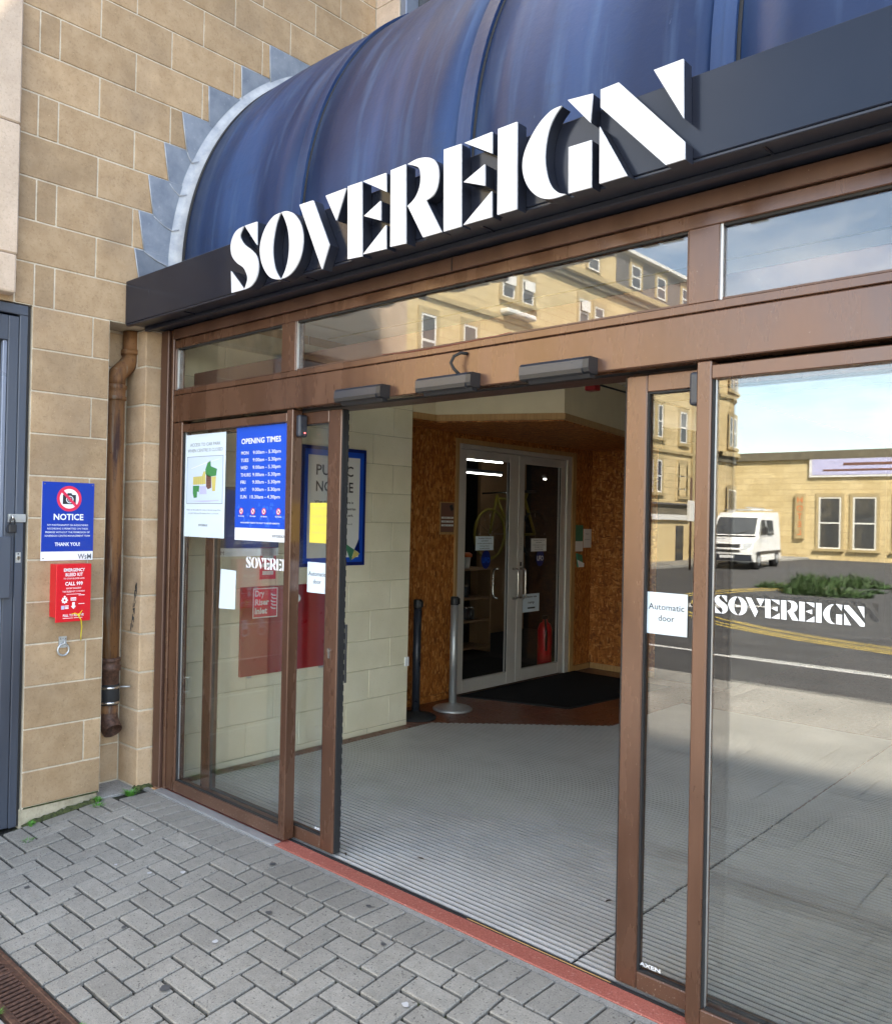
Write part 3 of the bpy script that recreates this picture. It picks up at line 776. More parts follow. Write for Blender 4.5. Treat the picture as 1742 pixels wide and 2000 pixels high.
# ================================================================== fascia and sign
fa = thing('entrance_fascia', 'dark navy box fascia running under the curved canopy', 'fascia', (-2, 2.5, 2.7))
box('front_panel', WX + 0.004, 2.4, 2.38, 2.40, 2.694, 2.942, M['fascia'], fa, 0.003)
box('top_sheet', WX + 0.004, 2.4, 2.4, 2.72, 2.915, 2.935, M['fascia'], fa)
box('soffit', WX + 0.01, 2.4, 2.402, 2.70, 2.696, 2.71, M['letter_edge'], fa)
box('soffit_edge', WX + 0.01, 2.4, 2.384, 2.41, 2.684, 2.6935, M['letter_edge'], fa, 0.002)
box('soffit_ledge', WX + 0.01, 2.4, 2.50, 2.535, 2.674, 2.6955, M['letter_edge'], fa, 0.003)
for x in (-3.9, -2.9, -1.9, -0.9): box('soffit_joint', x, x + 0.006, 2.41, 2.50, 2.692, 2.6958, M['fascia'], fa)
LET = {"S":[[[-3.227,2.97,1],[-3.283,2.962,0],[-3.317,2.931,0],[-3.328,2.89,0],[-3.314,2.846,0],[-3.274,2.807,0],[-3.222,2.774,0],[-3.196,2.74,0],[-3.189,2.711,0],[-3.21,2.67,1],[-3.165,2.675,0],[-3.129,2.697,0],[-3.11,2.73,0],[-3.107,2.77,0],[-3.124,2.811,0],[-3.164,2.847,0],[-3.213,2.879,0],[-3.244,2.91,0],[-3.254,2.935,0]],[[-3.218,2.97,1],[-3.125,2.968,1],[-3.121,2.86,1]],[[-3.32,2.777,1],[-3.21,2.67,1],[-3.312,2.671,1]]],"O":[[[-2.951,2.968,1],[-3.003,2.963,0],[-3.056,2.929,0],[-3.088,2.881,0],[-3.098,2.83,0],[-3.084,2.773,0],[-3.049,2.719,0],[-3.004,2.684,0],[-2.94,2.667,1],[-2.979,2.716,0],[-2.998,2.772,0],[-3.003,2.826,0],[-2.993,2.887,0],[-2.975,2.936,0]],[[-2.945,2.968,1],[-2.906,2.964,0],[-2.858,2.94,0],[-2.815,2.892,0],[-2.794,2.836,0],[-2.795,2.779,0],[-2.812,2.732,0],[-2.847,2.694,0],[-2.891,2.673,0],[-2.934,2.669,1],[-2.906,2.708,0],[-2.889,2.76,0],[-2.886,2.818,0],[-2.897,2.879,0],[-2.92,2.93,0]]],"V":[[[-2.821,2.971,1],[-2.731,2.968,1],[-2.621,2.754,1],[-2.664,2.66,1]],[[-2.65,2.967,1],[-2.524,2.967,1],[-2.58,2.846,1]]],"E":[[[-2.514,2.971,1],[-2.432,2.969,1],[-2.421,2.665,1],[-2.505,2.67,1]],[[-2.425,2.968,1],[-2.296,2.967,1],[-2.292,2.892,1]],[[-2.415,2.826,1],[-2.322,2.864,1],[-2.32,2.786,1]],[[-2.415,2.672,1],[-2.29,2.761,1],[-2.287,2.667,1]]],"R":[[[-2.27,2.97,1],[-2.191,2.971,1],[-2.182,2.666,1],[-2.264,2.67,1]],[[-2.181,2.969,1],[-2.132,2.975,0],[-2.084,2.967,0],[-2.049,2.949,0],[-2.028,2.917,0],[-2.023,2.875,0],[-2.032,2.837,0],[-2.052,2.815,0],[-2.083,2.806,1],[-2.003,2.67,1],[-2.094,2.67,1],[-2.176,2.808,1],[-2.149,2.822,0],[-2.127,2.844,0],[-2.114,2.877,0],[-2.114,2.914,0],[-2.127,2.943,0]]],"E2":[[[-2.0,2.972,1],[-1.919,2.969,1],[-1.911,2.669,1],[-1.993,2.669,1]],[[-1.904,2.968,1],[-1.781,2.97,1],[-1.779,2.894,1]],[[-1.904,2.827,1],[-1.81,2.865,1],[-1.808,2.789,1]],[[-1.901,2.672,1],[-1.777,2.762,1],[-1.775,2.671,1]]],"I":[[[-1.755,2.972,1],[-1.676,2.972,1],[-1.67,2.673,1],[-1.751,2.673,1]]],"G":[[[-1.501,2.969,1],[-1.539,2.966,0],[-1.581,2.942,0],[-1.617,2.903,0],[-1.642,2.859,0],[-1.65,2.815,0],[-1.641,2.769,0],[-1.619,2.728,0],[-1.586,2.695,0],[-1.548,2.677,0],[-1.512,2.673,0],[-1.478,2.675,1],[-1.508,2.688,0],[-1.537,2.72,0],[-1.554,2.767,0],[-1.561,2.817,0],[-1.557,2.869,0],[-1.544,2.916,0],[-1.523,2.948,0]],[[-1.478,2.98,1],[-1.387,2.97,1],[-1.394,2.881,1]],[[-1.471,2.825,1],[-1.388,2.823,1],[-1.386,2.673,1],[-1.468,2.675,1]]],"N":[[[-1.36,2.857,1],[-1.263,2.677,1],[-1.357,2.677,1]],[[-1.359,2.973,1],[-1.297,2.974,1],[-1.082,2.727,1],[-1.081,2.676,1],[-1.139,2.675,1],[-1.358,2.917,1]],[[-1.182,2.971,1],[-1.091,2.971,1],[-1.087,2.797,1]]]}
sg = thing('lettered_sign', 'large white stencil letters standing proud of the dark fascia', 'sign', (-2.2, 2.35, 2.67))
PS = plane_y(2.38)
for key, parts in LET.items():
    first = None
    for q in parts:
        ol = spline([tuple(p) for p in q]) if any(not p[2] for p in q) else [(p[0], p[1]) for p in q]
        if first is None:
            first = prism('letter', PS, ol, 0.002, 0.051, M['letter_edge'], sg)
            par = first
        else:
            prism('letter_piece', PS, ol, 0.002, 0.051, M['letter_edge'], first)
        prism('white_face', PS, ol, 0.0515, 0.058, M['letter_white'], first)
def wordmark(pl, u0, v0, width, mat, parent, name='lettering', n=0.0012, umax=1e9):
    s = width / 2.247
    vs, fs = [], []
    for key, parts in LET.items():
        for q in parts:
            ol = spline([tuple(p) for p in q], 3) if any(not p[2] for p in q) else [(p[0], p[1]) for p in q]
            ol = [(u0 + (x + 3.328) * s, v0 + (z - 2.67) * s) for x, z in ol]
            if min(p[0] for p in ol) > umax: continue
            a = sum(ol[i][0] * ol[(i + 1) % len(ol)][1] - ol[(i + 1) % len(ol)][0] * ol[i][1] for i in range(len(ol)))
            if a < 0: ol = ol[::-1]
            b = len(vs); vs += [pt(pl, u, v, n) for u, v in ol]; fs.append(tuple(range(b, b + len(ol))))
    o = raw(name, vs, fs, mat, parent)
    bm = bmesh.new(); bm.from_mesh(o.data); bmesh.ops.triangulate(bm, faces=bm.faces); bm.to_mesh(o.data); bm.free()
    return o

# ================================================================== entrance screen
BZ, BZD = M['bronze'], M['bronze_dark']
es = thing('entrance_screen', 'brown anodised entrance frame with glazed side screens and transom lights', 'door frame', (-2.19, 2.66, 0))
YF, YB = 2.63, 2.695
box('jamb', WX + 0.012, -4.345, 2.612, 2.70, 0.0, 2.69, BZD, es, 0.004)
box('jamb_groove', -4.344, -4.325, 2.64, 2.70, 0.0, 2.69, M['rubber'], es)
box('jamb', -4.324, -4.302, 2.622, 2.70, 0.0, 2.69, BZ, es, 0.003)
box('header_beam', -4.30, 0.2, 2.624, 2.694, 2.146, 2.299, BZ, es, 0.004)
box('sill_rail', -4.30, 0.2, YF, YB, 2.303, 2.333, BZ, es, 0.003)
box('top_rail', -4.30, 0.2, YF, YB, 2.577, 2.625, BZ, es, 0.003)
box('head_rail', -4.30, 0.2, YF - 0.012, YB, 2.629, 2.688, BZD, es, 0.003)
for x in (-2.20, ): box('cover_joint', x, x + 0.004, 2.615, 2.62, 2.63, 2.688, M['rubber'], es)
MUL = [(-4.30, -4.312 + 0.02), (-3.312, -3.205), (-1.205, -1.104), (0.05, 0.2)]
for a, b in MUL: box('mullion', a, b, YF + 0.0015, YB - 0.001, 2.333, 2.577, BZ, es, 0.002)
for a, b in ((-4.29, -3.312), (-3.205, -1.205), (-1.104, 0.05)):
    box('glass_pane', a, b, 2.652, 2.658, 2.334, 2.576, M['glass'], es)
    for (p, q, r_, s) in ((a, b, 2.333, 2.341), (a, b, 2.569, 2.577)):
        box('glazing_bead', p + 0.009, q - 0.009, 2.640, 2.651, r_, s, M['rubber'] if r_ > 2.5 else BZD, es)
    for p in (a, b - 0.008): box('glazing_bead', p, p + 0.008, 2.640, 2.651, 2.333, 2.577, M['alu'] if p == a else BZD, es)
# fixed side screens
for L, Rr in ((-4.30, -3.21), (-1.17, -0.08)):
    lw, rw = (0.092, 0.048) if L < -3 else (0.048, 0.092)
    box('stile', L, L + lw, YF, YB, 0.012, 2.143, BZ, es, 0.004)
    box('stile', Rr - rw, Rr, YF, YB, 0.012, 2.143, BZ, es, 0.004)
    box('rail', L + lw + 0.0005, Rr - rw - 0.0005, YF + 0.001, YB - 0.001, 2.083, 2.128, BZ, es, 0.003)
    box('rail', L + lw + 0.0005, Rr - rw - 0.0005, YF + 0.001, YB - 0.001, 0.012, 0.075, M['bronze_splash'], es, 0.003)
    box('glass_pane', L + lw - 0.004, Rr - rw + 0.004, 2.656, 2.662, 0.072, 2.086, M['glass'], es)
    box('glazing_bead', L + lw, L + lw + 0.006, 2.640, 2.6555, 0.076, 2.082, M['rubber'], es)
    box('glazing_bead', L + lw + 0.007, L + lw + 0.011, 2.650, 2.6555, 0.076, 2.082, M['alu'], es)
    box('glazing_bead', Rr - rw - 0.006, Rr - rw, 2.640, 2.6555, 0.076, 2.082, M['rubber'], es)
    box('glazing_bead', L + lw + 0.012, Rr - rw - 0.007, 2.640, 2.6555, 0.0755, 0.082, M['rubber'], es)
box('jamb', -0.08, 0.2, 2.62, 2.70, 0, 2.69, BZD, es, 0.004)
box('operator_box', -4.30, 0.1, 2.76, 2.90, 2.15, 2.45, BZD, es, 0.004)
box('door_track', -4.30, 0.1, 2.6955, 2.7595, 2.149, 2.30, M['rubber'], es)
box('threshold_strip', -4.33, -3.235, 2.572, 2.632, -0.012, 0.006, M['galv'], es, 0.002)
box('red_sill', -3.232, 0.2, 2.59, 2.678, -0.03, 0.002, M['granite'], es, 0.002)
box('red_sill', -4.33, -3.24, 2.635, 2.678, -0.03, 0.0, M['granite'], es)
box('floor_guide', -4.33, 0.2, 2.6785, 2.694, -0.03, 0.004, M['rubber'], es)
box('brass_strip', -2.1, -1.46, 2.680, 2.6845, -0.02, 0.0058, M['pine'], es)
# vinyl lettering on the fixed screens
PG = plane_y(2.6558)
wordmark(PG, -3.60, 1.337, 0.433, M['white'], es, umax=-3.27)
wordmark(PG, -1.108, 1.336, 0.43, M['white'], es)

# sliding leaves
def leaf(x0, x1, label, flip):
    d = thing('sliding_door', label, 'door', ((x0 + x1) / 2, 2.725, 0.02), 'sliding entrance doors')
    a, b = 2.702, 2.752
    wl_, wr = (0.085, 0.092) if flip else (0.078, 0.085)
    box('stile', x0, x0 + wl_, a, b, 0.008, 2.132, BZ, d, 0.004)
    box('stile', x1 - wr, x1, a, b, 0.008, 2.132, BZ, d, 0.004)
    box('rail', x0 + wl_ + 0.0005, x1 - wr - 0.0005, a + 0.001, b - 0.001, 2.072, 2.132, BZ, d, 0.003)
    box('rail', x0 + wl_ + 0.0005, x1 - wr - 0.0005, a + 0.001, b - 0.001, 0.008, 0.068, M['bronze_splash'], d, 0.003)
    box('glass_pane', x0 + wl_ - 0.004, x1 - wr + 0.004, 2.724, 2.730, 0.064, 2.076, M['glass'], d)
    for p in (x0 + wl_, x1 - wr - 0.006): box('glazing_bead', p, p + 0.006, 2.708, 2.7235, 0.07, 2.07, M['rubber'], d)
    for z in (0.0685, 2.0655): box('glazing_bead', x0 + wl_ + 0.007, x1 - wr - 0.007, 2.708, 2.7235, z, z + 0.006, M['rubber'], d)
    e0, e1 = (x1 + 0.0005, x1 + 0.006) if flip else (x0 - 0.006, x0 - 0.0005)
    box('edge_seal', e0, e1, 2.708, 2.746, 0.01, 2.128, M['rubber'], d, 0.001)
    ex = e1 if flip else e0
    for k in range(42):
        z = 0.03 + k * 0.05
        box('seal_tooth', ex - 0.004, ex + 0.0018, 2.734, 2.7475, z, z + 0.03, M['rubber'], d, 0.001)
    return d
ll = leaf(-4.055, -2.933, 'left brown framed sliding glass door standing open behind the side screen', True)
rl = leaf(-1.455, -0.333, 'right brown framed sliding glass door standing open beside the doorway', False)
box('finger_guard', -2.9268, -2.915, 2.744, 2.756, 0.82, 1.10, M['black'], ll, 0.003)
cyl = lathe('lock_cylinder', -2.985, 2.70, [(0.009, 0.0), (0.009, 0.001)], M['steel'], ll, 12)
bpy.data.objects.remove(cyl, do_unlink=True)
rect('lock_cylinder', plane_y(2.702), -2.992, -2.978, 0.935, 0.972, 0, 0.004, M['steel'], ll)
prism('lock_cylinder', plane_y(2.702), disc(plane_y(2.702), -2.985, 0.972, 0.011, 16), 0, 0.006, M['steel'], ll)
text('maker_mark', 'AXEN', plane_y(2.7238), -3.052, 0.085, 0.013, M['white'], ll, 'CENTER', 0.03, 1.5)
text('maker_mark', 'AXEN', plane_y(2.7238), -1.335, 0.085, 0.014, M['white'], rl, 'CENTER', 0.03, 1.5)
def guard(x, label):
    t_ = thing('safety_sensor', label, 'sensor', (x, 2.672, 2.06))
    box('housing', x - 0.016, x + 0.016, 2.648, 2.70, 2.006, 2.115, M['charcoal'], t_, 0.009, seg=2)
    if x < -3: box('indicator', x + 0.0162, x + 0.0175, 2.678, 2.683, 2.024, 2.029, M['led'], t_)
guard(-3.192, 'small dark beam sensor at the top of the left side screen stile')
guard(-1.188, 'small dark beam sensor at the top of the right side screen stile')

# activation sensors on the header
def act(x0, x1, label):
    t_ = thing('door_sensor', label, 'sensor', ((x0 + x1) / 2, 2.6, 2.13), 'door activation sensors on the header')
    pl = (Vector((0, 0, 0)), Vector((0, 1, 0)), Vector((0, 0, 1)), Vector((1, 0, 0)))
    prof = [(2.6235, 2.196), (2.572, 2.196), (2.562, 2.186), (2.560, 2.155), (2.566, 2.142), (2.580, 2.136), (2.6235, 2.136)]
    o = prism('housing', pl, prof, x0, x1 - 0.024, M['charcoal'], t_)
    prism('end_cap', pl, [(y, z) for y, z in prof], x1 - 0.0235, x1, M['black'], t_)
    prism('lens', pl, [(2.612, 2.1355), (2.575, 2.1355), (2.585, 2.122), (2.612, 2.122)], x0 + 0.03, x1 - 0.004, M['black'], t_)
    prism('lower_curve', pl, [(2.5655, 2.156), (2.5575, 2.154), (2.561, 2.1395), (2.57, 2.134), (2.575, 2.1355), (2.567, 2.142)], x0 + 0.002, x1 - 0.026, M['black'], t_)
    return t_
s1 = act(-2.835, -2.540, 'charcoal door sensor at the left end of the brown header')
s2 = act(-2.335, -2.045, 'charcoal door sensor with a looped cable in the middle of the header')
s3 = act(-1.816, -1.525, 'charcoal door sensor at the right end of the header by the red alarm')
tube('cable', [(-2.129, 2.60, 2.195), (-2.150, 2.585, 2.22), (-2.162, 2.58, 2.245), (-2.150, 2.585, 2.27), (-2.128, 2.60, 2.284), (-2.112, 2.622, 2.282)], 0.0065, M['rubber'], s2, 10)
tube('red_wire', [(-2.60, 2.6275, 2.338), (-2.45, 2.6265, 2.329), (-2.25, 2.6265, 2.328), (-2.0, 2.6275, 2.334), (-1.9, 2.6285, 2.341)], 0.0013, M['wire'], s2, 6)

# ================================================================== things on the stone wall
PW = plane_x(WX + 0.001)
ns = thing('notice_sign', 'royal blue no-photography notice board with crossed-out camera on the stone wall', 'sign', (WX, 2.07, 1.34))
y0, y1, z0, z1 = 1.922, 2.215, 1.345, 1.771
rect('board', PW, y0, y1, z0, z1, 0, 0.004, M['white'], ns)
rect('blue_field', PW, y0, y1, z0 + 0.049, z1, 0.0042, 0.0055, M['sign_blue'], ns)
cu, cv = 2.072, 1.682
prism('pictogram', PW, disc(PW, cu, cv, 0.070, 40), 0.0057, 0.0062, M['red_sign'], ns)
prism('pictogram', PW, disc(PW, cu, cv, 0.0535, 40), 0.0064, 0.0068, M['white'], ns)
cam_o = prism('camera_symbol', PW, [(cu - 0.037, cv - 0.030), (cu + 0.037, cv - 0.030), (cu + 0.037, cv + 0.022), (cu + 0.016, cv + 0.022), (cu + 0.011, cv + 0.031), (cu - 0.010, cv + 0.031), (cu - 0.015, cv + 0.022), (cu - 0.037, cv + 0.022)], 0.0070, 0.0073, M['ink'], ns)
ring('camera_symbol', PW, cu + 0.002, cv - 0.004, 0.0165, 0.0205, 0.0074, 0.0077, M['white'], ns)
ring('camera_symbol', PW, cu + 0.002, cv - 0.004, 0.009, 0.0105, 0.0074, 0.0077, M['white'], ns)
c45 = 0.7071
prism('pictogram', PW, [(cu - 0.058 * c45 - 0.0075 * c45, cv + 0.058 * c45 - 0.0075 * c45), (cu + 0.058 * c45 - 0.0075 * c45, cv - 0.058 * c45 - 0.0075 * c45), (cu + 0.058 * c45 + 0.0075 * c45, cv - 0.058 * c45 + 0.0075 * c45), (cu - 0.058 * c45 + 0.0075 * c45, cv + 0.058 * c45 + 0.0075 * c45)], 0.0079, 0.0083, M['red_sign'], ns)
text('lettering', 'NOTICE', PW, 2.07, 1.566, 0.034, M['white'], ns, bold=0.03, n=0.006, width=0.168)
for i, s in enumerate(('NO PHOTOGRAPHY OR AUDIO/VIDEO', 'RECORDING IS PERMITTED ON THESE', 'PREMISES WITHOUT THE PERMISSION OF', 'SOVEREIGN CENTRE MANAGEMENT TEAM')):
    text('lettering', s, PW, 2.068, 1.533 - i * 0.0195, 0.0098, M['white'], ns, bold=0.005, n=0.006, width=(0.23, 0.228, 0.25, 0.255)[i])
text('lettering', 'THANK YOU!', PW, 2.068, 1.424, 0.0195, M['white'], ns, bold=0.03, n=0.006, width=0.142)
text('lettering', 'WsM', PW, 2.168, 1.352, 0.029, M['ink_grey'], ns, bold=0.02, n=0.0055, width=0.078)
for a, b in ((y0 + 0.012, z1 - 0.012), (y1 - 0.012, z1 - 0.012), (y0 + 0.012, z0 + 0.012)):
    prism('screw', PW, disc(PW, a, b, 0.0035, 10), 0.0045, 0.008, M['steel'], ns)

bk = thing('bleed_kit_cabinet', 'bright red emergency bleed kit cabinet with white lettering below the blue notice', 'cabinet', (WX, 2.09, 1.02))
by0, by1, bz0, bz1 = 1.978, 2.168, 1.035, 1.328
rect('case', PW, by0, by1, bz0 + 0.008, bz1, 0.0, 0.072, M['red'], bk)
o = rect('front_cover', PW, by0 - 0.002, by1 + 0.004, bz0 - 0.018, bz1 + 0.001, 0.0725, 0.080, M['red'], bk)
bv = o.modifiers.new('b', 'BEVEL'); bv.width = 0.002
PK = plane_x(WX + 0.0815)
cyk = (by0 + by1) / 2 + 0.001
for s, z, h, w in (('EMERGENCY', 1.289, 0.0175, 0.118), ('BLEED KIT', 1.264, 0.0175, 0.097), ('TO STOP BLOOD LOSS', 1.247, 0.0085, 0.118), ('CALL 999', 1.214, 0.0195, 0.098), ('REPORT INCIDENT', 1.194, 0.0085, 0.084), ('TAKE BLEED KIT TO PATIENT', 1.177, 0.0085, 0.126), ('PULL TO REMOVE', 1.046, 0.0135, 0.116)):
    text('lettering', s, PK, cyk, z, h, M['white'], bk, bold=0.03 if h > 0.012 else 0.005, width=w)
rect('lettering', PK, cyk - 0.04, cyk + 0.04, 1.165, 1.167, 0, 0.0008, M['white'], bk)
rect('lettering', PK, cyk - 0.058, cyk - 0.002, 1.036, 1.0385, 0, 0.0008, M['white'], bk)
rect('lettering', PK, cyk + 0.004, cyk + 0.052, 1.036, 1.0385, 0, 0.0008, M['white'], bk)
ring('badge', PK, cyk - 0.05, 1.135, 0.006, 0.0145, 0, 0.0008, M['white'], bk, 20)
for a in range(8): rect('badge', PK, cyk - 0.05 + 0.015 * math.cos(a * .785) - 0.003, cyk - 0.05 + 0.015 * math.cos(a * .785) + 0.003, 1.135 + 0.015 * math.sin(a * .785) - 0.003, 1.135 + 0.015 * math.sin(a * .785) + 0.003, 0.0009, 0.0013, M['white'], bk)
ring('badge', PK, cyk - 0.05, 1.154, 0.0, 0.005, 0, 0.0008, M['white'], bk, 12)
rect('badge', PK, cyk - 0.016, cyk + 0.014, 1.131, 1.148, 0, 0.0008, M['white'], bk)
text('badge', 'NHS', PK, cyk - 0.001, 1.1345, 0.010, M['red_sign'], bk, bold=0.02, n=0.002)
prism('arrow', PK, [(cyk - 0.007, 1.122), (cyk + 0.007, 1.122), (cyk + 0.007, 1.102), (cyk + 0.0145, 1.102), (cyk, 1.085), (cyk - 0.0145, 1.102), (cyk - 0.007, 1.102)], 0, 0.0008, M['white'], bk)
rect('badge', PK, cyk - 0.068, cyk - 0.05, 1.086, 1.106, 0, 0.0008, M['map_lilac'], bk)
for i in range(3): rect('badge', PK, cyk - 0.047, cyk - 0.027, 1.088 + i * 0.007, 1.092 + i * 0.007, 0, 0.0008, M['white'], bk)
for i in range(2): rect('badge', PK, cyk + 0.028, cyk + 0.062, 1.158 - i * 0.047, 1.161 - i * 0.047, 0, 0.0008, M['white'], bk)
tube('pull_cord', [pt(PK, cyk - 0.012, 1.058, 0.006), pt(PK, cyk + 0.004, 1.064, 0.012), pt(PK, cyk + 0.02, 1.056, 0.012), pt(PK, cyk + 0.036, 1.05, 0.012)], 0.0022, M['yellow_cord'], bk, 8)
tube('pull_cord', [pt(PK, cyk + 0.02, 1.055, 0.012), pt(PK, cyk + 0.040, 1.025, 0.010), pt(PK, cyk + 0.055, 0.985, -0.01), pt(PK, cyk + 0.066, 0.935, -0.04), pt(PK, cyk + 0.076, 0.902, -0.06)], 0.0026, M['yellow_cord'], bk, 8)
prism('pull_tag', PK, [(cyk + 0.012, 1.052), (cyk + 0.03, 1.062), (cyk + 0.046, 1.078), (cyk + 0.038, 1.064), (cyk + 0.026, 1.050)], 0.010, 0.013, M['yellow_cord'], bk)

tr_ = thing('tie_ring', 'galvanised steel tie ring hanging from a plate on the stone wall', 'ring', (WX, 2.054, 0.85))
rect('plate', PW, 2.033, 2.075, 0.868, 0.930, 0, 0.006, M['galv'], tr_)
rect('plate_bar', PW, 2.03, 2.078, 0.872, 0.884, 0.0062, 0.014, M['galv'], tr_)
tube('staple', [pt(PW, 2.058, 0.912, 0.004), pt(PW, 2.062, 0.905, 0.018), pt(PW, 2.056, 0.893, 0.022), pt(PW, 2.048, 0.889, 0.006)], 0.005, M['galv'], tr_, 10)
tube('ring', [pt(PW, 2.054 + 0.031 * math.cos(R(a)), 0.858 + 0.031 * math.sin(R(a)), 0.014) for a in range(0, 360, 12)], 0.0052, M['galv'], tr_, 10, closed=True)
for a, b in ((2.039, 0.918), (2.069, 0.918)): prism('screw', PW, disc(PW, a, b, 0.0035, 10), 0.006, 0.0085, M['steel'], tr_)

# scratches of dark scuff on the quoin
PQ = plane_x(WX + 0.0026)
# grey metal door at the left edge
gd = thing('metal_door', 'blue-grey metal door and frame at the left edge of the wall', 'door', (-4.47, 1.4, 0))
DP = M['doorpaint']
XD = WX - 0.006
box('frame_post', XD - 0.10, XD - 0.014, 1.832, 1.848, gz(1.84) + 0.0, 2.695, M['rubber'], gd)
box('frame_post', XD - 0.10, XD, 1.7895, 1.8315, gz(1.84), 2.640, DP, gd, 0.003)
box('frame_head', XD - 0.10, XD, 0.87, 1.8315, 2.641, 2.693, DP, gd, 0.003)
box('leaf_stile', XD - 0.09, XD - 0.008, 1.735, 1.788, gz(1.76) + 0.01, 2.63, DP, gd, 0.003)
box('leaf_rail', XD - 0.09, XD - 0.009, 0.88, 1.734, 2.50, 2.63, DP, gd, 0.003)
box('leaf_rail', XD - 0.09, XD - 0.009, 0.88, 1.734, -0.1, 0.12, DP, gd, 0.003)
box('leaf_bead', XD - 0.05, XD - 0.018, 1.712, 1.734, 0.1202, 2.499, M['doorlight'], gd, 0.003)
box('leaf_panel', XD - 0.08, XD - 0.055, 0.88, 1.7115, 0.1202, 2.499, DP, gd)
box('threshold', XD - 0.15, XD + 0.01, 0.87, 1.848, -0.16, gz(1.4) + 0.002, M['slab'], gd, 0.004)
box('lock_case', XD - 0.002, XD + 0.022, 1.60, 1.762, 1.155, 1.475, DP, gd, 0.004)
rect('lock_plate', plane_x(XD + 0.001), 1.793, 1.819, 1.338, 1.392, 0, 0.003, M['galv'], gd)
prism('lock_barrel', plane_x(XD + 0.004), disc(PW, 1.806, 1.363, 0.010, 18), 0, 0.006, M['steel'], gd)
prism('key_slot', plane_x(XD + 0.010), [(1.8045, 1.350), (1.8075, 1.350), (1.8075, 1.372), (1.8045, 1.372)], 0.0002, 0.001, M['ink'], gd)
prism('screw_hole', plane_x(XD + 0.004), disc(PW, 1.806, 1.384, 0.004, 12), 0.0002, 0.001, M['ink'], gd)
rect('hasp', plane_x(XD + 0.001), 1.748, 1.838, 1.551, 1.593, 0, 0.010, M['galv'], gd)
rect('hasp_rib', plane_x(XD + 0.0112), 1.782, 1.828, 1.563, 1.581, 0, 0.004, M['galv'], gd)
tube('hasp_staple', [pt(plane_x(XD + 0.011), 1.762, 1.586, 0), pt(plane_x(XD + 0.011), 1.763, 1.582, 0.02), pt(plane_x(XD + 0.011), 1.764, 1.568, 0.022), pt(plane_x(XD + 0.011), 1.765, 1.562, 0)], 0.005, M['steel'], gd, 10)
pk = thing('padlock', 'small black padlock hanging from the hasp of the grey metal door', 'padlock', (XD + 0.02, 1.763, 1.49))
box('body', XD + 0.014, XD + 0.036, 1.744, 1.784, 1.494, 1.540, M['black'], pk, 0.005, seg=2)
tube('shackle', [(XD + 0.025, 1.752, 1.535), (XD + 0.027, 1.752, 1.562), (XD + 0.027, 1.758, 1.574), (XD + 0.027, 1.768, 1.574), (XD + 0.027, 1.775, 1.562), (XD + 0.025, 1.775, 1.535)], 0.0042, M['black'], pk, 10)
tube('cover_strap', [(XD + 0.03, 1.746, 1.54), (XD + 0.035, 1.732, 1.53), (XD + 0.035, 1.727, 1.512), (XD + 0.032, 1.735, 1.498), (XD + 0.03, 1.746, 1.496)], 0.002, M['black'], pk, 8)

# rusty downpipe in the recess
dp = thing('downpipe', 'rusty cast iron downpipe in the recess between stone wall and pier', 'pipe', (-4.58, 2.41, 0.3))
px, py = -4.58, 2.41
pr = 0.052
lathe('pipe_length', px, py, [(pr, 0.72), (pr, 2.27)], M['rust'], dp)
lathe('pipe_socket', px, py, [(pr + 0.001, 2.27), (pr + 0.010, 2.275), (pr + 0.010, 2.293), (pr + 0.004, 2.297), (pr + 0.004, 2.335), (pr + 0.010, 2.34), (pr + 0.010, 2.36), (pr, 2.365)], M['rust'], dp)
tube('pipe_elbow', [(px, py, 2.36), (px, py, 2.40), (px - 0.002, py + 0.012, 2.43), (px - 0.012, py + 0.06, 2.475), (px - 0.018, py + 0.095, 2.515), (px - 0.02, py + 0.105, 2.555)], pr, M['rust'], dp, 20)
tube('pipe_length', [(px - 0.02, py + 0.105, 2.545), (px - 0.02, py + 0.105, 2.695)], pr * 0.98, M['rust'], dp, 20)
tube('pipe_collar', [(px - 0.02, py + 0.105, 2.555), (px - 0.02, py + 0.105, 2.585)], pr + 0.008, M['rust'], dp, 20)
lathe('pipe_socket', px, py, [(pr, 0.60), (pr + 0.004, 0.605), (pr + 0.004, 0.68), (pr + 0.013, 0.685), (pr + 0.013, 0.71), (pr + 0.006, 0.716), (pr + 0.006, 0.735), (pr + 0.011, 0.74), (pr + 0.011, 0.755), (pr, 0.76)], M['castiron'], dp)
lathe('rubber_coupling', px, py, [(pr + 0.005, 0.485), (pr + 0.007, 0.49), (pr + 0.007, 0.60), (pr + 0.005, 0.605)], M['rubber'], dp)
for z in (0.498, 0.586): lathe('clamp_band', px, py, [(pr + 0.0075, z - 0.007), (pr + 0.0095, z - 0.006), (pr + 0.0095, z + 0.006), (pr + 0.0075, z + 0.007)], M['steel'], dp)
tube('clamp_bolt', [(px + 0.04, py + 0.05, 0.586), (px + 0.075, py + 0.095, 0.586)], 0.005, M['galv'], dp, 8)
lathe('pipe_stub', px, py, [(pr, 0.40), (pr, 0.486)], M['rust'], dp)
tube('pipe_shoe', [(px, py, 0.44), (px, py, 0.40), (px + 0.02, py + 0.0, 0.365), (px + 0.055, py + 0.0, 0.335)], [pr, pr * 1.06, pr * 1.12, pr * 1.1], M['castiron'], dp, 20, cap=False)

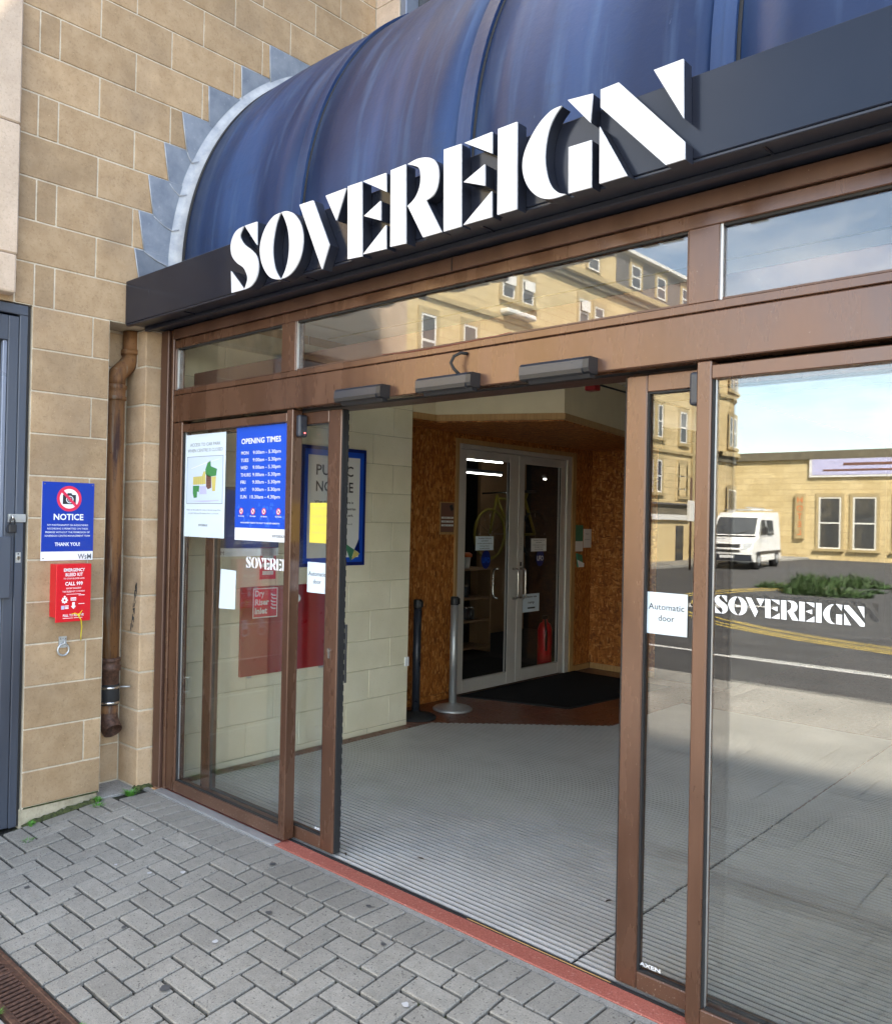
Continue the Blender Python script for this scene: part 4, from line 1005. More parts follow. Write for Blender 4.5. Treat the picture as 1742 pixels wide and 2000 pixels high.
# ================================================================== foyer
ff = thing('foyer_floor', None, None, (-2.5, 5, 0), kind='structure')
box('floor_bed', -5.0, 0.6, 2.694, 9.5, -0.06, -0.008, M['grout'], ff)
MP = 0.0335
nst = int((7.3 - 2.70) / MP)
def xl(y): return -4.33 if y < 5.03 else (-4.33 + (y - 5.03) if y < 6.04 else -3.317)
mt = thing('entrance_matting', 'grey ribbed aluminium and fibre entrance matting across the foyer floor', 'matting', (-2.5, 4.5, 0))
box('mat_tray', -4.33, 0.3, 2.694, 5.02, -0.0075, -0.006, M['rubber'], mt)
for k in range(nst):
    ya = 2.70 + k * MP
    for xa, xb in ((xl(ya + MP / 2), -1.634), (-1.626, 0.3)):
        j0, j1 = (0, random.uniform(0, 0.006)) if xb < 0 else (random.uniform(0, 0.006), 0)
        L = round(xb - xa, 2)
        s_ = box('fibre_strip', xa + j0, xb - j1, ya + 0.0055, ya + MP - 0.004, -0.006, 0.0, M['matfibre'], mt)
        box('alu_rib', xa + j0, xb - j1, ya + 0.0012, ya + 0.0052, -0.006, 0.0025, M['alu'], s_)
# brown quarry tiles
TS = 0.305
def tile(x0, x1, y0, y1): box('tile', x0 + 0.0025, x1 - 0.0025, y0 + 0.0025, y1 - 0.0025, -0.012, -0.0005, M['tile'], ff, 0.0015)
for k in range(8): 
    ya = 2.70 + k * 0.3
    tile(-4.419, -4.331, ya, min(ya + 0.3, 4.84))
for i in range(0, 6):
    for j in range(0, 11):
        x0, y0 = -4.86 + i * TS, 4.845 + j * TS
        cx_, cy_ = x0 + TS, y0
        # clip against the diagonal edge of the matting
        poly = [(x0, y0), (x0 + TS, y0), (x0 + TS, y0 + TS), (x0, y0 + TS)]
        inside = lambda p: p[0] <= -3.3185 and (p[0] - p[1] <= -4.331 - 5.03 + 0.0)
        def clip(poly, f):
            out = []
            for a in range(len(poly)):
                p, q = poly[a], poly[(a + 1) % len(poly)]
                fp, fq = f(p), f(q)
                if fp <= 0: out.append(p)
                if (fp < 0) != (fq < 0):
                    t_ = fp / (fp - fq); out.append((p[0] + (q[0] - p[0]) * t_, p[1] + (q[1] - p[1]) * t_))
            return out
        g_ = 0.0022
        poly = [(x0 + g_, y0 + g_), (x0 + TS - g_, y0 + g_), (x0 + TS - g_, y0 + TS - g_), (x0 + g_, y0 + TS - g_)]
        poly = clip(poly, lambda p: p[0] + 3.319)
        if len(poly) >= 3 and y0 < 6.04: poly = clip(poly, lambda p: (p[0] - p[1]) + 9.362)
        if len(poly) < 3: continue
        ar = abs(sum(poly[a][0] * poly[(a + 1) % len(poly)][1] - poly[(a + 1) % len(poly)][0] * poly[a][1] for a in range(len(poly)))) / 2
        if ar < 0.0006: continue
        PF = (Vector((0, 0, 0)), Vector((1, 0, 0)), Vector((0, 1, 0)), Vector((0, 0, 1)))
        prism('tile', PF, poly, -0.012, -0.0005, M['tile'], ff)
PF = (Vector((0, 0, 0)), Vector((1, 0, 0)), Vector((0, 1, 0)), Vector((0, 0, 1)))
bm_ = thing('black_mat', 'black rubber-backed door mat in front of the shop doors', 'mat', (-4.3, 7, 0))
prism('pile', PF, [(-4.80, 5.965), (-3.88, 6.30), (-3.74, 7.90), (-4.80, 7.90)], 0.0015, 0.008, M['blackmat'], bm_)
prism('rubber_edge', PF, [(-4.82, 5.94), (-3.855, 6.272), (-3.715, 7.92), (-4.82, 7.92)], 0.0, 0.0028, M['rubber'], bm_)
for (x, y, a), lab_ in zip(((-2.62, 2.98, 0.4), (-1.78, 3.24, 1.2), (-1.62, 3.42, 2.0), (-1.95, 3.72, 0.2), (-2.9, 2.76, 2.4)), ('dark curled dead leaf near the middle front of the matting', 'small dead leaf on the matting left of the right sliding door', 'tiny dead leaf on the matting closest to the right sliding door', 'dead leaf furthest back on the matting', 'dead leaf on the matting beside the left sliding door edge')):
    lf = thing('dead_leaf', lab_, 'leaf', (x, y, 0.004), 'dead leaves on the matting')
    ca, sa = math.cos(a), math.sin(a)
    P_ = [(-0.02, 0), (-0.008, 0.006), (0.008, 0.006), (0.02, 0.001), (0.006, -0.005), (-0.009, -0.005)]
    raw('blade', [(x + u * ca - v * sa, y + u * sa + v * ca, 0.005 + 0.006 * abs(v) / 0.006) for u, v in P_], [(0, 1, 2, 3, 4, 5)], M['leaf'], lf)

# painted block wall on the left of the foyer
cw = thing('cream_block_wall', 'cream painted block wall on the left inside the foyer', 'wall', (-4.5, 3.7, 0))
XC = -4.42
box('wall_core', -4.80, XC - 0.0045, 2.70, 4.832, -0.05, 2.80, M['cream_joint'], cw)
zc_ = 0.030
hs = [0.0] + [0.04 + 0.2195 * i for i in range(0, 13)]
for k in range(len(hs) - 1):
    za, zb = hs[k], hs[k + 1]
    off = 4.402 if k % 2 == 0 else 4.622
    ys = sorted([off - 0.445 * i for i in range(0, 6) if off - 0.445 * i > 2.72] + ([4.402 + 0.0] if False else []))
    ys = [2.70] + ys + ([4.83] if ys[-1] < 4.7 else [4.83])
    for a, b in zip(ys[:-1], ys[1:]):
        d = random.uniform(-0.0008, 0.0008)
        box('block', XC - 0.08, XC + d, a + 0.002, b - 0.002, za + 0.002, zb - 0.002, M['cream'], cw, 0.0035)
PC = plane_x(XC + 0.001)
rect('socket_plate', plane_x(-4.42), 4.79, 4.829, 0.46, 0.53, 0.001, 0.012, M['white'], cw)

# framed public notice
pn = thing('framed_notice', 'blue framed public notice poster with black lettering on the cream wall', 'poster', (XC, 4.0, 1.26))
rect('frame', PC, 3.697, 4.312, 1.262, 2.106, 0, 0.018, M['frame_blue'], pn)
rect('border', PC, 3.722, 4.287, 1.287, 2.081, 0.0182, 0.0192, M['poster_blue'], pn)
rect('sheet', PC, 3.752, 4.247, 1.322, 2.041, 0.0194, 0.0202, M['paper_grey'], pn)
PN = plane_x(XC + 0.0215)
text('lettering', 'PUBLIC', PN, 4.0, 1.905, 0.075, M['ink'], pn, bold=0.02, width=0.355)
text('lettering', 'NOTICE', PN, 4.0, 1.790, 0.075, M['ink'], pn, bold=0.02, width=0.355)
for i, s in enumerate(('When the Sovereign Centre is', 'closed, use the steps or pedestrian', 'using ramp to access the car park.')):
    text('lettering', s, PN, 4.0, 1.708 - i * 0.046, 0.019, M['ink'], pn, bold=0.03, width=(0.37, 0.42, 0.37)[i])
text('lettering', 'Entrances are located', PN, 4.0, 1.555, 0.014, M['ink_grey'], pn, width=0.35)
wordmark(PN, 3.93, 1.375, 0.15, M['ink_grey'], pn)
prism('corner_print', PN, [(4.10, 1.43), (4.205, 1.375), (4.17, 1.292)], 0.0002, 0.0008, M['teal'], pn)
prism('corner_print', PN, [(4.205, 1.375), (4.262, 1.345), (4.18, 1.302)], 0.0009, 0.0014, M['yellow'], pn)
prism('corner_print', PN, [(4.205, 1.377), (4.25, 1.46), (4.262, 1.348)], 0.0009, 0.0014, M['frame_blue'], pn)

# dry riser cabinet
rp_ = thing('dry_riser_cabinet', 'dark red dry riser cabinet door with white knob on the cream wall', 'cabinet', (XC, 3.58, 0.57))
rect('door_panel', PC, 3.217, 3.940, 0.568, 1.145, 0, 0.022, M['red_panel'], rp_)
PR = plane_x(XC + 0.0235)
rect('label_plate', PR, 3.303, 3.505, 0.94, 1.135, 0, 0.0012, M['red_sign'], rp_)
for a, b, c_, d_ in ((3.303, 3.505, 1.1285, 1.135), (3.303, 3.505, 0.94, 0.9465), (3.303, 3.3095, 0.94, 1.135), (3.4985, 3.505, 0.94, 1.135)):
    rect('label_border', PR, a, b, c_, d_, 0.0014, 0.002, M['white'], rp_)
for i, s in enumerate(('Dry', 'Riser', 'Inlet')):
    text('lettering', s, PR, 3.318, 1.082 - i * 0.057, 0.040, M['white'], rp_, 'LEFT', 0.05, n=0.0018, width=(0.075, 0.115, 0.10)[i])
for i in range(5):
    yb, zb = 3.448 + 0.004 * (i % 2), 0.985 + i * 0.022
    prism('flame_symbol', PR, [(yb, zb + 0.018), (yb + 0.015, zb + 0.008), (yb + 0.043, zb + 0.006), (yb + 0.043, zb + 0.014), (yb + 0.018, zb + 0.016), (yb + 0.004, zb + 0.026)], 0.0014, 0.002, M['white'], rp_)
prism('knob', PR, disc(PC, 3.66, 1.055, 0.028, 24), 0, 0.022, M['white'], rp_)
prism('knob', PR, disc(PC, 3.66, 1.055, 0.020, 24), 0.0222, 0.032, M['white'], rp_)
for y in (3.30, 3.92): rect('hinge', PC, y - 0.02, y + 0.012, 0.552, 0.567, 0, 0.014, M['galv'], rp_)
# blue fire action sign seen behind the posters
bs = thing('blue_wall_sign', 'blue and white sign on the cream wall behind the window posters', 'sign', (XC, 3.3, 1.4))
rect('board', PC, 2.98, 3.52, 1.40, 1.79, 0, 0.004, M['dull_blue'], bs)
rect('white_strip', PC, 2.98, 3.52, 1.345, 1.398, 0, 0.004, M['paper_grey'], bs)
text('lettering', 'WsM', PC, 3.04, 1.356, 0.026, M['ink_grey'], bs, n=0.005, width=0.09)
rs = thing('red_wall_sign', 'small red fire sign above the red cabinet on the cream wall', 'sign', (XC, 3.43, 1.2))
rect('board', PC, 3.37, 3.50, 1.19, 1.40, 0, 0.004, M['red_sign'], rs)
for i in range(3): rect('print', PC, 3.39, 3.48, 1.22 + i * 0.05, 1.245 + i * 0.05, 0.0042, 0.005, M['white'], rs)

# ---- shop front in strand board
ow = thing('strand_board_wall', 'orange brown strand board walls around the shop doors', 'wall', (-4.85, 7, 0))
XO = -4.825
DY0, DY1, DZ = 5.855, 7.885, 2.349
box('board', XO - 0.03, XO, 4.834, 5.27, 0.06, 2.40, M['osb'], ow)
box('board', XO - 0.03, XO - 0.001, 5.273, DY0 - 0.0, 0.06, 2.40, M['osb'], ow)
box('board', XO - 0.03, XO, DY0, DY1, DZ, 2.40, M['osb2'], ow)
box('board', XO - 0.03, XO, DY1, 8.235, 0.06, 2.40, M['osb'], ow)
box('board', XO - 0.03, -4.28, 8.24, 8.27, 0.06, 2.40, M['osb2'], ow)
box('board', -4.277, -4.06, 8.241, 8.271, 0.06, 2.40, M['osb2'], ow)
box('dark_infill', -4.059, -3.3, 8.245, 8.275, 0.0, 2.44, M['dark_room'], ow)  # added dark panel, keeps lit board out of the glass reflection
box('skirting', XO - 0.03, XO + 0.012, 4.834, DY0 - 0.002, 0.0, 0.058, M['osb2'], ow, 0.002)
box('skirting', XO - 0.03, XO + 0.012, DY1 + 0.002, 8.226, 0.0, 0.058, M['pine'], ow, 0.002)
box('skirting', XO + 0.014, -4.06, 8.228, 8.27, 0.0, 0.058, M['pine'], ow, 0.002)
box('backing', -5.2, XO - 0.032, 4.86, DY0 - 0.01, 0, 2.8, M['dark_room'], ow)
box('backing', -5.2, XO - 0.032, DY1 + 0.01, 8.5, 0, 2.8, M['dark_room'], ow)
box('backing', -5.2, XO - 0.032, DY0 - 0.009, DY1 + 0.009, 2.36, 2.8, M['dark_room'], ow)
for (a, b) in ((DY0, DY0 + 0.042), (DY1 - 0.075, DY1)): box('architrave', XO - 0.02, XO + 0.016, a, b, 0.0, DZ, M['pine'], ow, 0.003)
box('architrave', XO - 0.02, XO + 0.016, DY0 + 0.043, DY1 - 0.076, DZ - 0.042, DZ, M['pine'], ow, 0.003)
# bulkhead above
bh = thing('bulkhead', 'cream boxed bulkhead with timber edge above the shop doors', 'bulkhead', (-4.2, 6, 2.39))
plan = [(-4.425, 4.838), (-4.42, 5.10), (-3.52, 5.574), (-3.785, 7.0), (-4.02, 8.235), (-4.80, 8.235), (-4.80, 4.838)]
prism('boxing', PF, plan, 2.452, 2.86, M['cream_plain'], bh)
prism('timber_edge', PF, [(x + (0.012 if i in (1, 2, 3) else 0), y - (0.008 if i == 2 else 0)) for i, (x, y) in enumerate(plan)], 2.402, 2.4505, M['pine'], bh)
prism('soffit_board', PF, [(x - (0.02 if i in (1, 2, 3) else 0), y + (0.02 if i in (1, 2) else 0)) for i, (x, y) in enumerate(plan)], 2.392, 2.4015, M['osb2'], bh)
# ceiling and the rest of the shell
cl = thing('foyer_ceiling', None, None, (-2, 6, 2.86), kind='structure')
box('ceiling_board', -5.0, 0.7, 2.70, 14.2, 2.862, 2.95, M['ceil'], cl)
for y in (3.3, 3.9, 4.5, 5.1, 5.7, 6.3, 6.9, 7.5, 8.1): box('ceiling_joint', -4.4, 0.6, y, y + 0.012, 2.857, 2.8618, M['cream_joint'], cl)
iw = thing('foyer_right_wall', 'cream plastered wall on the right inside the foyer', 'wall', (0.45, 6, 0))
box('plaster', 0.4, 0.7, 2.70, 14.2, -0.05, 2.861, M['cream_plain'], iw)
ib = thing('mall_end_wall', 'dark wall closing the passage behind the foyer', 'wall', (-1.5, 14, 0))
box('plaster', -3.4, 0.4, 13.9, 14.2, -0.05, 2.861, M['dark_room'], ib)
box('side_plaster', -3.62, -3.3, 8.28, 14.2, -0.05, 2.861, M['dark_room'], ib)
box('floor', -3.3, 0.4, 9.5, 13.9, -0.06, -0.008, M['tile'], ib)
box('floor', -3.3, 0.4, 7.31, 9.49, -0.007, -0.001, M['tile'], ib)
# red alarm sounder and cable under the ceiling
al = thing('alarm_sounder', 'dark red alarm sounder under the foyer ceiling', 'alarm', (-3.3, 5.62, 2.66))
box('body', -3.36, -3.27, 5.59, 5.68, 2.61, 2.72, M['red_panel'], al, 0.012, seg=2)
tube('bracket', [(-3.30, 5.66, 2.70), (-3.30, 5.66, 2.862)], 0.012, M['black'], al, 8)
tube('cable', [(-3.27, 5.66, 2.655), (-3.3, 6.2, 2.655), (-3.36, 7.4, 2.66)], 0.008, M['black'], al, 8)

# ---- shop double doors
sdm = thing('shop_doors', 'grey aluminium framed glazed double doors of the shop', 'door', (XO, 6.85, 0))
AG = M['alu_grey']
box('frame_post', XO - 0.05, XO + 0.004, DY0 + 0.043, 5.937, 0.0, 2.304, AG, sdm, 0.003)
box('frame_post', XO - 0.05, XO + 0.004, 7.725, DY1 - 0.077, 0.0, 2.304, AG, sdm, 0.003)
box('frame_post', XO - 0.055, XO - 0.012, 7.690, 7.7245, 0.0, 2.26, M['alu'], sdm, 0.003)
box('frame_head', XO - 0.05, XO + 0.004, 5.9375, 7.7245, 2.262, 2.304, AG, sdm, 0.003)
for (a, b, ga, gb) in ((5.942, 6.845, 6.022, 6.698), (6.851, 7.686, 6.952, 7.612)):
    lfm = box('leaf_stile', XO - 0.045, XO - 0.004, a, ga, 0.012, 2.256, AG, sdm, 0.003)
    box('leaf_stile', XO - 0.045, XO - 0.004, gb, b, 0.012, 2.256, AG, sdm, 0.003)
    box('leaf_rail', XO - 0.044, XO - 0.005, ga + 0.0005, gb - 0.0005, 2.178, 2.256, AG, sdm, 0.003)
    box('leaf_rail', XO - 0.044, XO - 0.005, ga + 0.0005, gb - 0.0005, 0.012, 0.130, AG, sdm, 0.003)
    box('glass_pane', XO - 0.027, XO - 0.021, ga - 0.004, gb + 0.004, 0.127, 2.181, M['glass_shop'], sdm)
    box('gasket', XO - 0.02, XO - 0.008, ga, ga + 0.006, 0.1305, 2.1775, M['rubber'], sdm)
    box('gasket', XO - 0.02, XO - 0.008, gb - 0.006, gb, 0.1305, 2.1775, M['rubber'], sdm)
def handle(yc, w, off, x):
    tube('pull_handle', [(x, yc + off, 1.10), (x + 0.05, yc + off, 1.12)] and
         [(x + 0.004, yc, 0.845), (x + 0.05, yc, 0.845), (x + 0.066, yc, 0.862), (x + 0.068, yc, 0.90), (x + 0.068, yc, 1.08), (x + 0.066, yc, 1.118), (x + 0.05, yc, 1.135), (x + 0.004, yc, 1.135)], 0.0115, M['steel'], sdm, 12)
handle(6.775, 0, 0, XO - 0.006); handle(6.90, 0, 0, XO - 0.006)
tube('inner_handle', [(XO - 0.05, 6.60, 0.85), (XO - 0.10, 6.60, 0.86), (XO - 0.11, 6.60, 0.90), (XO - 0.11, 6.60, 1.08), (XO - 0.10, 6.60, 1.13), (XO - 0.05, 6.60, 1.14)], 0.0115, M['steel'], sdm, 12)
PD = plane_x(XO - 0.0185)
PDf = plane_x(XO - 0.003)
rect('lock_face', PDf, 6.89, 6.915, 1.16, 1.20, 0, 0.003, M['black'], sdm)
text('door_mark', 'cura', (PDf[0], Vector((0, 0, -1)), Vector((0, 1, 0)), Vector((1, 0, 0))), -1.38, 6.893, 0.016, M['ink'], sdm, width=0.13)
def small_notice(nm, label, pl, a, b, c_, d_, paper, lines, inkm='ink'):
    t_ = thing(nm, label, 'notice', tuple(pt(pl, (a + b) / 2, c_)))
    rect('sheet', pl, a, b, c_, d_, 0.0, 0.0012, M[paper], t_)
    for s, v, h, w in lines: text('lettering', s, pl, (a + b) / 2, v, h, M[inkm], t_, bold=0.02, n=0.002, width=w)
    return t_
small_notice('shop_notice', 'pale typed notice on the left shop door glass', PD, 6.195, 6.47, 1.323, 1.456, 'paper', [('Sovereign Cycles are', 1.432, 0.012, 0.2), ('permitted', 1.408, 0.012, 0.1), ('to wheel cycles through the', 1.384, 0.010, 0.23), ('Sovereign Centre', 1.36, 0.010, 0.14), ('to access the shop', 1.338, 0.010, 0.15)])
small_notice('shop_notice', 'pale typed notice on the right shop door glass', PD, 7.10, 7.375, 1.301, 1.432, 'paper_grey', [('Sovereign Cycles are', 1.41, 0.010, 0.2), ('permitted', 1.388, 0.010, 0.1), ('to wheel cycles through the', 1.362, 0.009, 0.23), ('Sovereign Centre', 1.34, 0.009, 0.14), ('to access the shop', 1.318, 0.009, 0.15)])
for yc, lab in ((6.358, 'dark blue oval sticker on the left shop door glass'), (7.266, 'dark blue oval sticker on the right shop door glass')):
    t_ = thing('oval_sticker', lab, 'sticker', (XO, yc, 1.2))
    prism('disc', PD, [(yc + 0.07 * math.cos(R(a)), 1.235 + 0.088 * math.sin(R(a))) for a in range(0, 360, 15)], 0, 0.001, M['frame_blue'], t_)
    text('lettering', 'UFO', PD, yc, 1.205, 0.052, M['white'] if yc > 7 else M['poster_blue2'], t_, bold=0.03, n=0.0018, width=0.115)
rm = small_notice('ramp_notice', 'white card with arrow low on the right shop door glass', PD, 6.975, 7.265, 0.69, 0.872, 'paper', [('please use', 0.835, 0.022, 0.2), ('ramp', 0.775, 0.026, 0.11)])
rect('arrow', PD, 7.06, 7.19, 0.722, 0.737, 0.0014, 0.002, M['ink'], rm)
PO = plane_x(XO + 0.0005)
hp = thing('hours_board', 'small brown framed opening hours board on the strand board left of the doors', 'sign', (XO, 5.745, 1.47))
rect('frame', PO, 5.648, 5.848, 1.474, 1.765, 0, 0.006, M['pine'], hp)
rect('panel', PO, 5.658, 5.838, 1.494, 1.756, 0.0062, 0.0075, M['map_brown'], hp)
for i, s in enumerate(('MON - FRI', '9.00 - 5.30', 'SAT 9 - 5')):
    rect('strip', PO, 5.665, 5.831, 1.615 - i * 0.034, 1.632 - i * 0.034, 0.0077, 0.0085, M['paper_grey'], hp)
    text('lettering', s, PO, 5.748, 1.619 - i * 0.034, 0.009, M['ink'], hp, n=0.009, width=0.12)
prism('print', PO, [(5.77, 1.73), (5.81, 1.745), (5.83, 1.70), (5.80, 1.68)], 0.0077, 0.0085, M['ink'], hp)
lp = thing('leaflet_holder', 'clear leaflet holder with green leaflets on the strand board right of the doors', 'leaflet holder', (XO, 7.97, 1.12))
rect('poster', PO, 7.90, 8.055, 1.29, 1.575, 0, 0.003, M['teal'], lp)
rect('poster_foot', PO, 7.90, 8.055, 1.29, 1.40, 0.0032, 0.004, M['paper_grey'], lp)
prism('leaflet', PO, [(7.915, 1.27), (8.02, 1.25), (8.045, 1.13), (7.94, 1.12)], 0.004, 0.02, M['teal'], lp)
prism('pocket', PO, [(7.92, 1.20), (7.95, 1.12), (8.05, 1.12), (8.055, 1.16)], 0.0205, 0.024, M['white'], lp)
small_notice('paper_notice', 'plain white paper notice on the strand board right of the doors', PO, 8.07, 8.232, 1.328, 1.533, 'paper_grey', [('Please enter', 1.475, 0.012, 0.07), ('by this door', 1.415, 0.010, 0.11)], 'ink_grey')

# ---- inside the shop
si = thing('shop_interior', 'dark shop interior seen through the glazed doors', 'room', (-9, 8, 0))
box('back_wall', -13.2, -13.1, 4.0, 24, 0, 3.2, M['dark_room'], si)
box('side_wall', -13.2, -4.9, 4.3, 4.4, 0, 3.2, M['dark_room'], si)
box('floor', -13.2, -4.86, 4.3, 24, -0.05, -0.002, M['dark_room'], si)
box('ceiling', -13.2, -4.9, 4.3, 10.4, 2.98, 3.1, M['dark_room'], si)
box('partition', -7.25, -7.2, 9.3, 10.4, 0, 2.6, M['shopwood'], si)
def tubelight(x, y0, y1, z, label):
    t_ = thing('tube_light', label, 'light', (x, (y0 + y1) / 2, z + 0.1), 'lit fluorescent tubes in the shop')
    box('batten', x - 0.02, x + 0.02, y0 - 0.02, y1 + 0.02, z + 0.02, z + 0.05, M['charcoal'], t_)
    tube('tube', [(x, y0, z), (x, y1, z)], 0.009, M['tube'], t_, 10)
tubelight(-6.2, 7.73, 8.43, 2.32, 'upper lit fluorescent tube behind the left shop door')
tubelight(-6.6, 8.224, 8.956, 2.20, 'lower lit fluorescent tube behind the left shop door')
tubelight(-6.2, 9.353, 9.70, 2.163, 'short lit fluorescent tube behind the right shop door')
sh = thing('shop_counter', 'wooden shop counter with open shelves behind the left door', 'counter', (-6.2, 7.9, 0))
for z in (0.06, 0.38, 0.65, 1.0): box('shelf', -6.5, -6.2, 7.4, 8.25, z, z + 0.025, M['shopwood'], sh, 0.002)
box('side_panel', -6.5, -6.19, 8.225, 8.25, 0, 1.0, M['shopwood'], sh)
box('back_panel', -6.52, -6.501, 7.4, 8.25, 0, 1.03, M['dark_room'], sh)
for k, (y, z) in enumerate(((7.72, 0.405), (7.82, 0.405), (7.92, 0.405), (8.02, 0.405), (7.75, 0.675), (7.9, 0.675), (7.8, 0.085))):
    j = thing('storage_jar', ('leftmost dark jar on the lower counter shelf', 'second dark jar on the lower counter shelf', 'third dark jar on the lower counter shelf', 'rightmost dark jar on the lower counter shelf', 'left dark jar on the middle counter shelf', 'right dark jar on the middle counter shelf', 'single dark jar on the bottom counter shelf')[k], 'jar', (-6.32, y, z), 'jars on the counter shelves')
    lathe('body', -6.32, y, [(0.04, z), (0.042, z + 0.02), (0.042, z + 0.11), (0.03, z + 0.13)], M['charcoal'], j, 14)
    lathe('lid', -6.32, y, [(0.036, z + 0.131), (0.036, z + 0.15)], M['steel'], j, 14)
hd = thing('display_tub', 'round tub with orange lid on the shop counter', 'tub', (-6.3, 7.85, 1.025))
lathe('body', -6.3, 7.85, [(0.06, 1.026), (0.075, 1.16)], M['paper_grey'], hd, 18)
lathe('lid', -6.3, 7.85, [(0.09, 1.162), (0.095, 1.19), (0.06, 1.215)], M['orange'], hd, 18)
bc = thing('bicycle', 'yellow framed bicycle on display inside the shop', 'bicycle', (-6.8, 9.5, 1.05))
for yc in (9.0, 10.05):
    pts = [(-6.8, yc + 0.33 * math.cos(R(a)), 1.42 + 0.33 * math.sin(R(a))) for a in range(0, 360, 12)]
    w_ = tube('wheel', pts, 0.02, M['bike'] if yc < 9.5 else M['rubber'], bc, 8, closed=True)
    for a in range(0, 360, 30): tube('spoke', [(-6.8, yc, 1.42), (-6.8, yc + 0.32 * math.cos(R(a)), 1.42 + 0.32 * math.sin(R(a)))], 0.002, M['steel'], w_, 5)
for a, b in (((9.0, 1.42), (9.15, 1.95)), ((9.15, 1.9), (9.5, 1.4)), ((9.15, 1.9), (9.8, 1.9)), ((9.5, 1.4), (9.85, 2.0)), ((9.5, 1.4), (10.05, 1.42)), ((10.05, 1.42), (9.8, 1.9))):
    tube('frame_tube', [(-6.8, a[0], a[1]), (-6.8, b[0], b[1])], 0.02, M['bike'], bc, 8)
tube('handlebar', [(-7.05, 9.15, 1.97), (-6.8, 9.17, 1.98), (-6.55, 9.15, 1.97)], 0.014, M['steel'], bc, 8)
box('saddle', -6.87, -6.73, 9.77, 10.0, 2.0, 2.04, M['black'], bc, 0.015)
fe = thing('fire_extinguisher', 'red fire extinguisher standing inside behind the right shop door', 'fire extinguisher', (-5.15, 7.79, 0))
lathe('cylinder', -5.15, 7.85, [(0.07, 0.0), (0.08, 0.02), (0.08, 0.42), (0.06, 0.48), (0.03, 0.5), (0.025, 0.53)], M['red'], fe, 18)
tube('hose', [(-5.15, 7.85, 0.53), (-5.1, 7.78, 0.52), (-5.07, 7.76, 0.40), (-5.07, 7.76, 0.2)], 0.012, M['black'], fe, 8)
box('valve', -5.17, -5.13, 7.81, 7.89, 0.53, 0.57, M['black'], fe, 0.006)

# ---- queue posts
def post(x, y, body, cap, label, basem):
    t_ = thing('queue_post', label, 'queue post', (x, y, 0))
    lathe('base', x, y, [(0.165, 0.0), (0.168, 0.012), (0.150, 0.026), (0.075, 0.040), (0.04, 0.052), (0.036, 0.06)], M[basem], t_, 36)
    lathe('post', x, y, [(0.0325, 0.058), (0.0325, 0.885)], M[body], t_, 24)
    lathe('belt_head', x, y, [(0.034, 0.886), (0.035, 0.89), (0.035, 0.950), (0.031, 0.956)], M[cap], t_, 24)
    box('belt_clip', x - 0.02, x + 0.02, y + 0.034, y + 0.046, 0.895, 0.945, M['black'], t_, 0.004)
    box('belt_clip', x + 0.034, x + 0.046, y - 0.02, y + 0.02, 0.895, 0.945, M['black'], t_, 0.004)
post(-4.525, 5.05, 'charcoal', 'black', 'dark charcoal queue post on a round base by the cream wall', 'rubber')
post(-4.51, 5.50, 'galv', 'black', 'silver grey queue post on a round base beside the shop doors', 'galv')

# ================================================================== posters on the glass
PG2 = plane_y(2.6555)
ap = thing('car_park_poster', 'pale blue-white car park access poster with a coloured map', 'poster', (-4.02, 2.65, 1.48))
rect('sheet', PG2, -4.205, -3.806, 1.483, 2.066, 0, 0.001, M['paper'], ap)
PA = plane_y(2.6543)
text('lettering', 'ACCESS TO CAR PARK', PA, -4.005, 1.998, 0.019, M['ink_grey'], ap, n=0.0004, width=0.30)
text('lettering', 'WHEN CENTRE IS CLOSED', PA, -4.005, 1.965, 0.019, M['ink_grey'], ap, n=0.0004, width=0.345)
mu0, mu1, mv0, mv1 = -4.182, -3.826, 1.672, 1.940
rect('map', PA, mu0, mu1, mv0, mv1, 0.0002, 0.0005, M['map_bg'], ap)
for a, b, c_, d_ in ((mu0, mu1, mv0, mv0 + 0.0025), (mu0, mu1, mv1 - 0.0025, mv1), (mu0, mu0 + 0.0025, mv0, mv1), (mu1 - 0.0025, mu1, mv0, mv1)):
    rect('map_border', PA, a, b, c_, d_, 0.0006, 0.001, M['ink_grey'], ap)
def mp_(pts, m_, d=0.0006):
    prism('map_area', PA, [(mu0 + (mu1 - mu0) * u, mv0 + (mv1 - mv0) * v) for u, v in pts], d, d + 0.0004, M[m_], ap)
mp_([(0.52, 0.72), (0.58, 0.86), (0.66, 0.90), (0.67, 0.78), (0.84, 0.72), (0.82, 0.58), (0.62, 0.56), (0.53, 0.62)], 'green')
mp_([(0.18, 0.38), (0.36, 0.38), (0.35, 0.24), (0.30, 0.26), (0.30, 0.13), (0.21, 0.12), (0.18, 0.22)], 'green')
mp_([(0.18, 0.40), (0.18, 0.57), (0.43, 0.58), (0.47, 0.68), (0.52, 0.68), (0.54, 0.41)], 'yellow')
mp_([(0.69, 0.56), (0.82, 0.57), (0.80, 0.26), (0.72, 0.26)], 'yellow')
mp_([(0.545, 0.62), (0.685, 0.56), (0.69, 0.33), (0.60, 0.30), (0.55, 0.36)], 'map_brown')
mp_([(0.37, 0.20), (0.37, 0.37), (0.55, 0.37), (0.57, 0.20)], 'map_lilac')
for k in range(5): mp_([(0.24 + k * 0.055, 0.40), (0.243 + k * 0.055, 0.40), (0.243 + k * 0.055, 0.57), (0.24 + k * 0.055, 0.57)], 'ink_grey', 0.0012)
for k in range(4): mp_([(0.55, 0.38 + k * 0.05), (0.685, 0.38 + k * 0.05), (0.685, 0.384 + k * 0.05), (0.55, 0.384 + k * 0.05)], 'ink', 0.0012)
mp_([(0.12, 0.74), (0.5, 0.84), (0.9, 0.92), (0.9, 0.93), (0.5, 0.855), (0.12, 0.755)], 'paper_grey')
